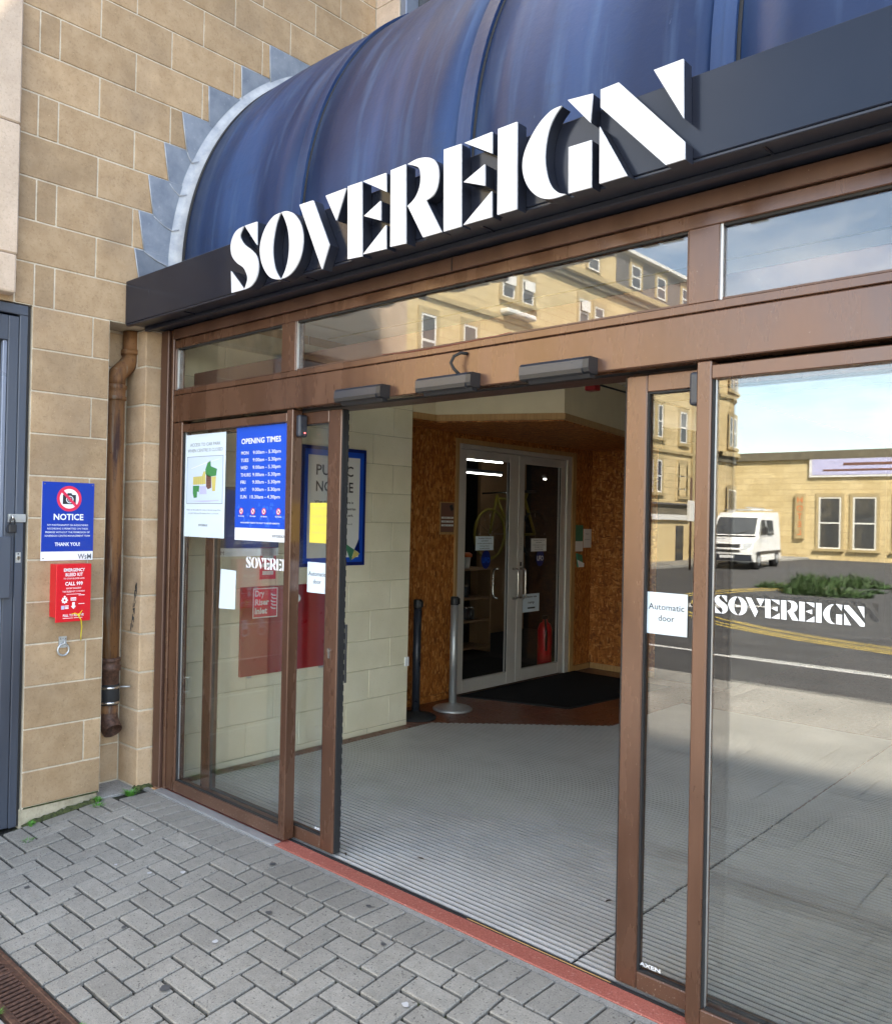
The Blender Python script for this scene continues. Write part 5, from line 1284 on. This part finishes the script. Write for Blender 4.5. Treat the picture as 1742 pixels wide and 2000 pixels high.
mp_([(0.1, 0.055), (0.9, 0.08), (0.9, 0.06), (0.5, 0.035)], 'map_lilac')
text('lettering', 'Please use the pedestrian ramp or the exit ramp of the', PA, -4.01, 1.633, 0.009, M['ink_grey'], ap, n=0.0004, width=0.335)
text('lettering', 'car park. Stairs and lift entrance from 1 to 10 levels', PA, -4.01, 1.614, 0.009, M['ink_grey'], ap, n=0.0004, width=0.30)
wordmark(PA, -4.055, 1.545, 0.09, M['ink_grey'], ap, n=0.0004)

op = thing('opening_times_poster', 'bright blue opening times poster with white lettering in the side screen', 'poster', (-3.5, 2.65, 1.48))
rect('sheet', PG2, -3.707, -3.264, 1.48, 2.080, 0, 0.001, M['white'], op)
rect('blue_field', PA, -3.707, -3.264, 1.546, 2.080, 0.0, 0.0004, M['poster_blue'], op)
PB_ = plane_y(2.6537)
text('lettering', 'OPENING TIMES', PB_, -3.495, 1.991, 0.029, M['white'], op, bold=0.03, n=0.0004, width=0.335)
days = (('MON', '9.00am - 5.30pm'), ('TUES', '9.00am - 5.30pm'), ('WED', '9.00am - 5.30pm'), ('THURS', '9.00am - 5.30pm'), ('FRI', '9.00am - 5.30pm'), ('SAT', '9.00am - 5.30pm'), ('SUN', '10.30am - 4.30pm'))
for i, (d_, h_) in enumerate(days):
    v_ = 1.934 - i * 0.0388
    text('lettering', d_, PB_, -3.664, v_, 0.0185, M['white'], op, 'LEFT', 0.012, n=0.0004, width=(0.065, 0.068, 0.062, 0.09, 0.042, 0.052, 0.056)[i])
    text('lettering', h_, PB_, -3.325, v_, 0.0185, M['white'], op, 'RIGHT', 0.008, n=0.0004, width=0.232 if i < 6 else 0.25)
rnd = random.Random(3)
for k in range(26):
    u_, v_ = -3.69 + rnd.random() * 0.41, 1.556 + rnd.random() * 0.11
    prism('pattern_print', PB_, [(u_, v_), (u_ + 0.022, v_ + 0.003), (u_ + 0.012, v_ + 0.024)] if k % 2 else disc(PB_, u_, v_, 0.010, 10), 0.0001, 0.0002, M['poster_blue2'], op)
for k, (u_, s) in enumerate(((-3.650, 'No Smoking'), (-3.548, 'No Litter'), (-3.455, 'No Sports'), (-3.335, 'No Animals'))):
    prism('pictogram', PB_, disc(PB_, u_, 1.634, 0.0165, 20), 0.0004, 0.0006, M['white'], op)
    ring('pictogram', PB_, u_, 1.634, 0.013, 0.0175, 0.0007, 0.0009, M['red_sign'], op, 20)
    prism('pictogram', PB_, [(u_ - 0.012, 1.644), (u_ - 0.009, 1.647), (u_ + 0.012, 1.624), (u_ + 0.009, 1.621)], 0.0007, 0.0009, M['red_sign'], op)
    prism('pictogram', PB_, [(u_ - 0.007, 1.628), (u_ + 0.007, 1.628), (u_ + 0.004, 1.640), (u_ - 0.005, 1.638)], 0.00062, 0.00068, M['ink'], op)
    text('lettering', s, PB_, u_, 1.605, 0.0075, M['white'], op, bold=0.03, n=0.0005, width=0.05)
text('lettering', 'MANAGEMENT RESERVE THE RIGHT TO REFUSE ADMISSION', PB_, -3.49, 1.570, 0.0075, M['white'], op, bold=0.03, n=0.0005, width=0.33)
wordmark(PA, -3.385, 1.502, 0.105, M['ink_grey'], op, n=0.0002)
wp = thing('blank_paper', 'blank white sheet of paper stuck to the side screen glass', 'paper', (-3.76, 2.65, 1.1))
prism('sheet', PG2, [(-3.838, 1.10), (-3.69, 1.107), (-3.688, 1.314), (-3.827, 1.316)], 0, 0.001, M['paper'], wp)
PL = plane_y(2.7235)
for u0_, u1_, lab in ((-3.182, -3.034, 'white automatic door notice on the left sliding door'), (-1.376, -1.227, 'white automatic door notice on the right sliding door')):
    a_ = thing('automatic_door_notice', lab, 'notice', ((u0_ + u1_) / 2, 2.72, 1.24), 'automatic door notices')
    rect('sheet', PL, u0_, u1_, 1.237, 1.380 if u0_ > -2 else 1.388, 0, 0.0008, M['paper'], a_)
    text('lettering', 'Automatic', PL, (u0_ + u1_) / 2, 1.321, 0.022, M['ink'], a_, bold=0.012, n=0.0012, width=0.128)
    text('lettering', 'door', PL, (u0_ + u1_) / 2, 1.283, 0.022, M['ink'], a_, bold=0.012, n=0.0012, width=0.058)
yp = thing('yellow_notice', 'yellow paper notice on the left sliding door glass', 'notice', (-3.1, 2.72, 1.48))
rect('sheet', PL, -3.172, -3.026, 1.484, 1.682, 0, 0.0008, M['yellow_paper'], yp)
for i, s in enumerate(('PLEASE KEEP', 'CLEAR OF', 'the doors', 'thank you')): text('lettering', s, PL, -3.10, 1.65 - i * 0.04, 0.012, M['yellow'], yp, n=0.0012, width=0.11)

# ================================================================== weeds
def tuft(x, y, z, n, h, spread, label):
    t_ = thing('grass_tuft', label, 'grass', (x, y, z), 'weeds at the foot of the wall')
    vs, fs = [], []
    for k in range(n):
        a = random.random() * 6.283; r_ = spread * math.sqrt(random.random()) * 0.6
        bx, by = x + r_ * math.cos(a), y + r_ * math.sin(a)
        hh = h * random.uniform(0.5, 1.0); lean = spread * random.uniform(0.3, 1.1); w = random.uniform(0.001, 0.002)
        dx, dy = math.cos(a) * lean, math.sin(a) * lean
        sx, sy = -math.sin(a) * w, math.cos(a) * w
        b = len(vs)
        vs += [(bx - sx, by - sy, z), (bx + sx, by + sy, z), (bx + dx * .4 + sx, by + dy * .4 + sy, z + hh * .65), (bx + dx * .4 - sx, by + dy * .4 - sy, z + hh * .65), (bx + dx, by + dy, z + hh)]
        fs += [(b, b + 1, b + 2, b + 3), (b + 3, b + 2, b + 4)]
    raw('blades', vs, fs, M['grass'], t_)
tuft(-4.36, 2.44, -0.004, 130, 0.035, 0.045, 'bright green grass tuft by the stone pier base')
tuft(-4.40, 2.265, gz(2.265) - 0.002, 60, 0.03, 0.025, 'small grass tuft at the right foot of the stone wall')
tuft(-4.34, 2.235, gz(2.235) - 0.002, 40, 0.012, 0.04, 'thin creeping weed in the paving joint by the wall')
tuft(-4.395, 1.89, gz(1.89) - 0.002, 40, 0.03, 0.025, 'small grass tuft at the left foot of the stone wall')
tuft(-4.22, 1.80, gz(1.8) - 0.002, 35, 0.018, 0.03, 'low weed in the paving joint before the grey door')
tuft(-2.93, 1.145, GLOW - 0.004, 45, 0.022, 0.03, 'green weed at the near edge of the drain')
tuft(-2.60, 1.345, GLOW - 0.004, 40, 0.02, 0.022, 'green weed at the far edge of the drain')
tuft(-2.66, 1.325, GLOW - 0.004, 25, 0.018, 0.018, 'tiny weed growing in the drain edge')

# ================================================================== across the road (seen mirrored in the glass)
FX = -18.0
ob = thing('stone_terrace', 'tall sunlit yellow stone terrace across the road mirrored in the glass', 'building', (FX, -24, ROAD))
BT = M['bath']
PT = plane_x(FX)
def window(y0, y1, z0, z1, lean=False, parent=ob, pl=PT, bars=True, sill=True):
    w = rect('window', pl, y0, y1, z0, z1, 0.012, 0.03, M['pane'], parent)
    f = 0.07
    for a, b, c_, d_ in ((y0, y1, z0, z0 + f), (y0, y1, z1 - f, z1), (y0, y0 + f, z0 + f, z1 - f), (y1 - f, y1, z0 + f, z1 - f)):
        rect('frame', pl, a, b, c_, d_, 0.031, 0.045, M['upvc'], w)
    if bars: rect('frame', pl, y0 + f, y1 - f, (z0 + z1) / 2 - 0.04, (z0 + z1) / 2 + 0.04, 0.031, 0.047, M['upvc'], w)
    if lean:
        rect('open_sash', pl, y0 + 0.05, y1 - 0.05, z1 - (z1 - z0) * 0.45, z1 - 0.04, 0.12, 0.15, M['upvc'], w)
    # reveal
    for a, b, c_, d_ in ((y0 - 0.16, y0 - 0.002, z0, z1), (y1 + 0.002, y1 + 0.16, z0, z1)):
        rect('reveal', pl, a, b, c_, d_, 0.0, 0.05, M['bath_trim'], w)
    rect('lintel', pl, y0 - 0.16, y1 + 0.16, z1 + 0.002, z1 + 0.22, 0.0, 0.055, M['bath_trim'], w)
    if sill: rect('sill', pl, y0 - 0.2, y1 + 0.2, z0 - 0.14, z0 - 0.002, 0.0, 0.14, M['bath_trim'], w)
box('wall', FX - 9, FX, -37.0, -6.0, ROAD, 11.7, BT, ob)
box('attic_wall', FX - 9, FX - 0.05, -27.1, -6.0, 11.7, 13.3, BT, ob)
box('attic_slates', FX - 9, FX - 0.02, -36.9, -27.1, 11.701, 13.3, M['slate'], ob)
box('cornice', FX, FX + 0.32, -36.9, -6.0, 11.42, 11.68, M['bath_trim'], ob, 0.03)
box('cornice', FX, FX + 0.18, -36.9, -6.0, 11.18, 11.40, M['bath_dark'], ob, 0.02)
box('eaves', FX - 0.1, FX + 0.25, -36.9, -6.0, 13.3, 13.45, M['upvc'], ob)
box('string_course', FX, FX + 0.10, -37.0, -6.0, 8.75, 8.92, M['bath_trim'], ob)
box('string_course', FX, FX + 0.10, -37.0, -6.0, 4.92, 5.06, M['bath_trim'], ob)
for z0, z1 in ((5.58, 7.09), (3.03, 4.54)):
    for yy in (-30.55, -31.40, -26.2, -27.05): window(yy, yy + 0.48, z0, z1)
    for yy in (-33.95, -36.1, -22.8, -19.6): window(yy, yy + 0.72, z0 - 0.1, z1 - 0.1)
for yy, z0, z1, ln in ((-15.35, 6.5, 8.22, False), (-17.5, 6.5, 8.24, False), (-19.64, 9.6, 10.48, True), (-20.85, 9.6, 10.5, True), (-24.8, 9.5, 10.59, True), (-26.0, 9.6, 10.5, False), (-12.2, 6.5, 8.2, False), (-12.2, 9.4, 10.6, False), (-15.6, 9.4, 10.6, False), (-29.6, 9.4, 10.6, False), (-32.5, 9.4, 10.6, False)):
    window(yy, yy + 0.72, z0, z1, ln)
for yy in (-29.2, -31.6, -25.6, -34.2): window(yy, yy + 0.85, 11.95, 12.95, pl=plane_x(FX - 0.02), sill=False)
for i in range(7): box('rusticated_course', FX, FX + 0.05, -34.5, -32.9, ROAD + 0.4 + i * 0.62, ROAD + 0.98 + i * 0.62, BT, ob, 0.02)
box('pilaster', FX, FX + 0.12, -34.75, -34.52, ROAD, 11.1, M['bath_trim'], ob)
tube('downpipe', [(FX + 0.1, -35.2, ROAD), (FX + 0.1, -35.2, 7.9)], 0.07, M['castiron'], ob, 8)
# shallow bow porch roof
box('bay_hood', FX, FX + 0.4, -20.6, -18.8, 8.95, 9.15, M['upvc'], ob, 0.05)
# rounded corner tower
tw = thing('corner_tower', 'round stone corner of the terrace mirrored in the right hand glass', 'building', (FX - 2.0, -39, ROAD))
n_ = 20
tcx, tcy, trd = FX - 3.0, -37.3, 3.75
vs, fs = [], []
for i in range(n_ + 1):
    a = R(-100 + 115 * i / n_)
    for z in (ROAD, 9.9): vs.append((tcx + trd * math.cos(a) + 0.0, tcy + trd * math.sin(a), z))
for i in range(n_): fs.append((2 * i, 2 * i + 2, 2 * i + 3, 2 * i + 1))
raw('wall', vs, fs, BT, tw, smooth=True)
for z, d, h, m_ in ((5.05, 0.30, 0.22, 'bath_trim'), (4.75, 0.14, 0.28, 'bath_dark'), (8.0, 0.12, 0.18, 'bath_trim'), (9.85, 0.3, 0.3, 'bath_trim')):
    vs, fs = [], []
    for i in range(n_ + 1):
        a = R(-100 + 115 * i / n_)
        for r_, zz_ in ((trd - 0.1, z), (trd + d, z), (trd + d, z + h), (trd - 0.1, z + h)):
            vs.append((tcx + r_ * math.cos(a), tcy + r_ * math.sin(a), zz_))
    for i in range(n_):
        for k in range(4): fs.append((i * 4 + k, i * 4 + (k + 1) % 4, i * 4 + 4 + (k + 1) % 4, i * 4 + 4 + k))
    raw('band', vs, fs, M[m_], tw)
for a0 in (-10, -42):
    ca, sa = math.cos(R(a0)), math.sin(R(a0))
    pl = (Vector((tcx + trd * ca, tcy + trd * sa, 0)), Vector((-sa, ca, 0)), Vector((0, 0, 1)), Vector((ca, sa, 0)))
    for z0, z1 in ((5.55, 7.1), (8.45, 9.6)):
        for u in (-0.75, 0.1): window(u, u + 0.6, z0, z1, parent=tw, pl=pl)
    window(-0.8, 0.8, 1.2, 3.4, parent=tw, pl=pl)
# lower wing with signboard, further along
lw_ = thing('low_shop_building', 'low yellow shop building with a long signboard at the end of the side road', 'building', (-14, -44, ROAD))
box('wall', FX - 3, 6, -50, -44.2, ROAD, 5.6, BT, lw_)
box('parapet', FX - 3, 6, -44.3, -44.05, 5.3, 5.75, M['bath_dark'], lw_)
PLW = (Vector((0, -44.2, 0)), Vector((-1, 0, 0)), Vector((0, 0, 1)), Vector((0, 1, 0)))
rect('signboard', PLW, 9.5, 15.5, 4.3, 5.4, 0.02, 0.12, M['upvc'], lw_)
rect('sign_field', PLW, 9.65, 15.35, 4.42, 5.28, 0.121, 0.14, M['map_lilac'], lw_)
for k in range(2): rect('sign_print', PLW, 10.2, 14.8 - k, 4.62 + k * 0.3, 4.72 + k * 0.34, 0.141, 0.15, M['map_brown'], lw_)
rect('upright_sign', PLW, 15.7, 16.2, 0.9, 3.4, 0.02, 0.16, M['bath_trim'], lw_)
for i, s in enumerate('HOTEL'): text('lettering', s, PLW, 15.95, 2.9 - i * 0.45, 0.32, M['orange'], lw_, n=0.17)
for k, u in enumerate((-2.2, 0.6, 3.4, 6.2, 9.8, 12.2, 13.9)): window(u, u + (1.5 if k < 5 else 1.1), 0.4, 3.2, parent=lw_, pl=PLW)
# single storey cream annexe before the terrace
an = thing('cream_annexe', 'single storey cream annexe with white fascia in front of the terrace', 'building', (-16.6, -29, ROAD))
box('wall', FX + 0.3, -17.2, -32.6, -20, ROAD, 1.75, M['cream_render'], an)
box('doorway', -17.8, -17.19, -32.1, -31.3, ROAD, 1.5, M['pane'], an)
box('white_fascia', FX + 0.3, -17.05, -32.7, -20, 1.76, 2.0, M['upvc'], an)
box('roof_band', FX + 0.3, -17.25, -32.6, -20, 2.01, 2.45, M['bath_dark'], an)
box('gutter', FX + 0.3, -17.12, -32.65, -20, 2.451, 2.53, M['slate'], an)
# sign pole
po = thing('street_pole', 'thin dark street pole with a small white plate by the annexe', 'pole', (-14.3, -26.4, ROAD))
tube('pole', [(-14.3, -26.4, ROAD), (-14.3, -26.4, 3.4)], 0.045, M['castiron'], po, 8)
box('plate', -14.34, -14.22, -26.6, -26.15, 1.7, 2.5, M['upvc'], po, 0.01)
# far side pavement and grass
fp = thing('far_pavement', None, None, (-17, -26, ROAD), kind='structure')
box('paving', -40, -15.4, -44, -9.2, ROAD - 0.1, ROAD + 0.11, M['slab'], fp, 0.02)
rg = random.Random(5)
vs, fs = [], []
clumps = [(rg.uniform(-9.0, -2.0), rg.uniform(-24.0, -18.5), rg.uniform(0.25, 0.9), rg.uniform(0.12, 0.5)) for _ in range(26)]
for cx_, cy_, cr_, ch_ in clumps:
    for k in range(int(420 * cr_)):
        a = rg.random() * 6.283; rr_ = cr_ * math.sqrt(rg.random())
        x, y = cx_ + rr_ * math.cos(a), cy_ + rr_ * math.sin(a)
        h = ch_ * (1 - 0.6 * (rr_ / cr_) ** 2) * rg.uniform(0.4, 1.15); a = rg.random() * 6.283; w = rg.uniform(0.008, 0.03); l_ = rg.uniform(0.03, 0.2)
        b = len(vs); ca, sa = math.cos(a), math.sin(a)
        vs += [(x - ca * w, y - sa * w, ROAD), (x + ca * w, y + sa * w, ROAD), (x - sa * l_ + ca * w, y + ca * l_ + sa * w, ROAD + h * .7), (x - sa * l_ * 1.6, y + ca * l_ * 1.6, ROAD + h)]
        fs += [(b, b + 1, b + 2), (b, b + 2, b + 3)]
gi = tag(raw('grass_island', vs, fs, M['shrub']), 'green planted traffic island across the road', 'verge', None, 'stuff')
# white van facing the entrance
def van(cx, cy, rot, label):
    v = thing('white_van', label, 'van', (cx, cy, ROAD))
    c_, s_ = math.cos(rot), math.sin(rot)
    def tp(x, y, z): return (cx + x * c_ - y * s_, cy + x * s_ + y * c_, ROAD + z)
    # side profile (length along y; front at +y), half width per row
    prof = [(-2.7, 0.35), (2.55, 0.32), (2.72, 0.45), (2.75, 0.85), (2.62, 1.08), (1.75, 1.32), (0.85, 2.18), (0.45, 2.34), (-2.5, 2.42), (-2.72, 2.2)]
    W = 0.98
    vs, fs = [], []
    for sx in (-1, 1):
        for y, z in prof: vs.append(tp(sx * (W - (0.13 if z > 2.1 else 0.04 if z > 1.3 else 0)), y, z))
    n = len(prof)
    fs.append(tuple(range(n))); fs.append(tuple(range(n, 2 * n))[::-1])
    for i in range(n): fs.append((i, i + n, (i + 1) % n + n, (i + 1) % n))
    raw('body', vs, fs, M['van_white'], v)
    def quad(nm, pts, m_):
        return raw(nm, [tp(*p) for p in pts], [(0, 1, 2, 3)], M[m_], v)
    e = 0.02
    quad('windscreen', [(-0.82, 1.66, 1.42 + e), (0.82, 1.66, 1.42 + e), (0.76, 0.93, 2.12 + e), (-0.76, 0.93, 2.12 + e)], 'pane')
    for sx in (-1, 1):
        quad('side_window', [(sx * (W + 0.0), 1.40, 1.42), (sx * (W + 0.0), 0.25, 1.42), (sx * (W - 0.08), 0.25, 2.05), (sx * (W - 0.08), 0.95, 2.05)], 'pane')
        quad('side_window', [(sx * (W + 0.0), 0.0, 1.42), (sx * (W + 0.0), -1.2, 1.42), (sx * (W - 0.08), -1.2, 2.05), (sx * (W - 0.08), 0.0, 2.05)], 'pane')
        for yy in (1.75, -1.75):
            w_ = tube('wheel', [tp(sx * 0.72, yy, 0.36), tp(sx * 1.0, yy, 0.36)], 0.36, M['rubber'], v, 20)
            tube('hub', [tp(sx * 1.0, yy, 0.36), tp(sx * 1.015, yy, 0.36)], 0.2, M['galv'], w_, 16)
        raw('headlight', [tp(sx * 0.55, 2.745, 0.82), tp(sx * 0.93, 2.71, 0.84), tp(sx * 0.93, 2.6, 1.10), tp(sx * 0.6, 2.655, 1.06), tp(sx * 0.55, 2.77, 0.83), tp(sx * 0.95, 2.74, 0.85), tp(sx * 0.95, 2.63, 1.11), tp(sx * 0.6, 2.68, 1.07)], [(4, 5, 6, 7), (0, 1, 5, 4), (1, 2, 6, 5), (2, 3, 7, 6), (3, 0, 4, 7)], M['galv'], v)
        raw('mirror', [tp(sx * (1.0 + a), 1.3 + b, 1.45 + d) for a in (0.02, 0.2) for b in (0, 0.08) for d in (0, 0.28)], [(0, 1, 3, 2), (4, 6, 7, 5), (0, 4, 5, 1), (2, 3, 7, 6), (0, 2, 6, 4), (1, 5, 7, 3)], M['black'], v)
    quad('grille', [(-0.5, 2.765, 0.72), (0.5, 2.765, 0.72), (0.5, 2.70, 1.04), (-0.5, 2.70, 1.04)], 'black')
    for sx in (-1, 1):
        for yy in (0.12, -1.3, 1.5):
            raw('door_seam', [tp(sx * (W + 0.004), yy - 0.012, 0.5), tp(sx * (W + 0.004), yy + 0.012, 0.5), tp(sx * (W + 0.004), yy + 0.012, 1.3), tp(sx * (W + 0.004), yy - 0.012, 1.3)], [(0, 1, 2, 3)], M['charcoal'], v)
        raw('rubbing_strip', [tp(sx * (W + 0.012), -2.6, 0.62), tp(sx * (W + 0.012), 2.2, 0.62), tp(sx * (W + 0.012), 2.2, 0.74), tp(sx * (W + 0.012), -2.6, 0.74)], [(0, 1, 2, 3)], M['charcoal'], v)
        tube('wiper', [tp(sx * 0.1, 1.70, 1.42), tp(sx * 0.55, 1.52, 1.60)], 0.012, M['black'], v, 5)
    quad('bonnet_gap', [(-0.88, 1.80, 1.325), (0.88, 1.80, 1.325), (0.88, 1.70, 1.385), (-0.88, 1.70, 1.385)], 'black')
    quad('bumper', [(-0.95, 2.76, 0.36), (0.95, 2.76, 0.36), (0.95, 2.775, 0.62), (-0.95, 2.775, 0.62)], 'charcoal')
    quad('number_plate', [(-0.26, 2.79, 0.47), (0.26, 2.79, 0.47), (0.26, 2.79, 0.58), (-0.26, 2.79, 0.58)], 'white')
    tube('roof_bar', [tp(-0.8, 0.0, 2.48), tp(0.8, 0.0, 2.48)], 0.03, M['galv'], v, 8)
    tube('ladder', [tp(0.3, 1.0, 2.56), tp(0.3, -2.4, 2.56)], 0.03, M['galv'], v, 8)
    tube('roof_bar', [tp(-0.8, -1.8, 2.50), tp(0.8, -1.8, 2.50)], 0.03, M['galv'], v, 8)
    text('bonnet_lettering', 'TAXI', (Vector(tp(0, 2.19, 1.215)), Vector((-c_, -s_, 0)), Vector((s_ * .96, -c_ * .96, 0.27)), Vector((-s_ * .27, c_ * .27, .96))), 0.4, 0, 0.14, M['ink'], v, n=0.02)
van(-14.2, -31.6, R(-8), 'white van with roof bars parked across the road mirrored in the glass')
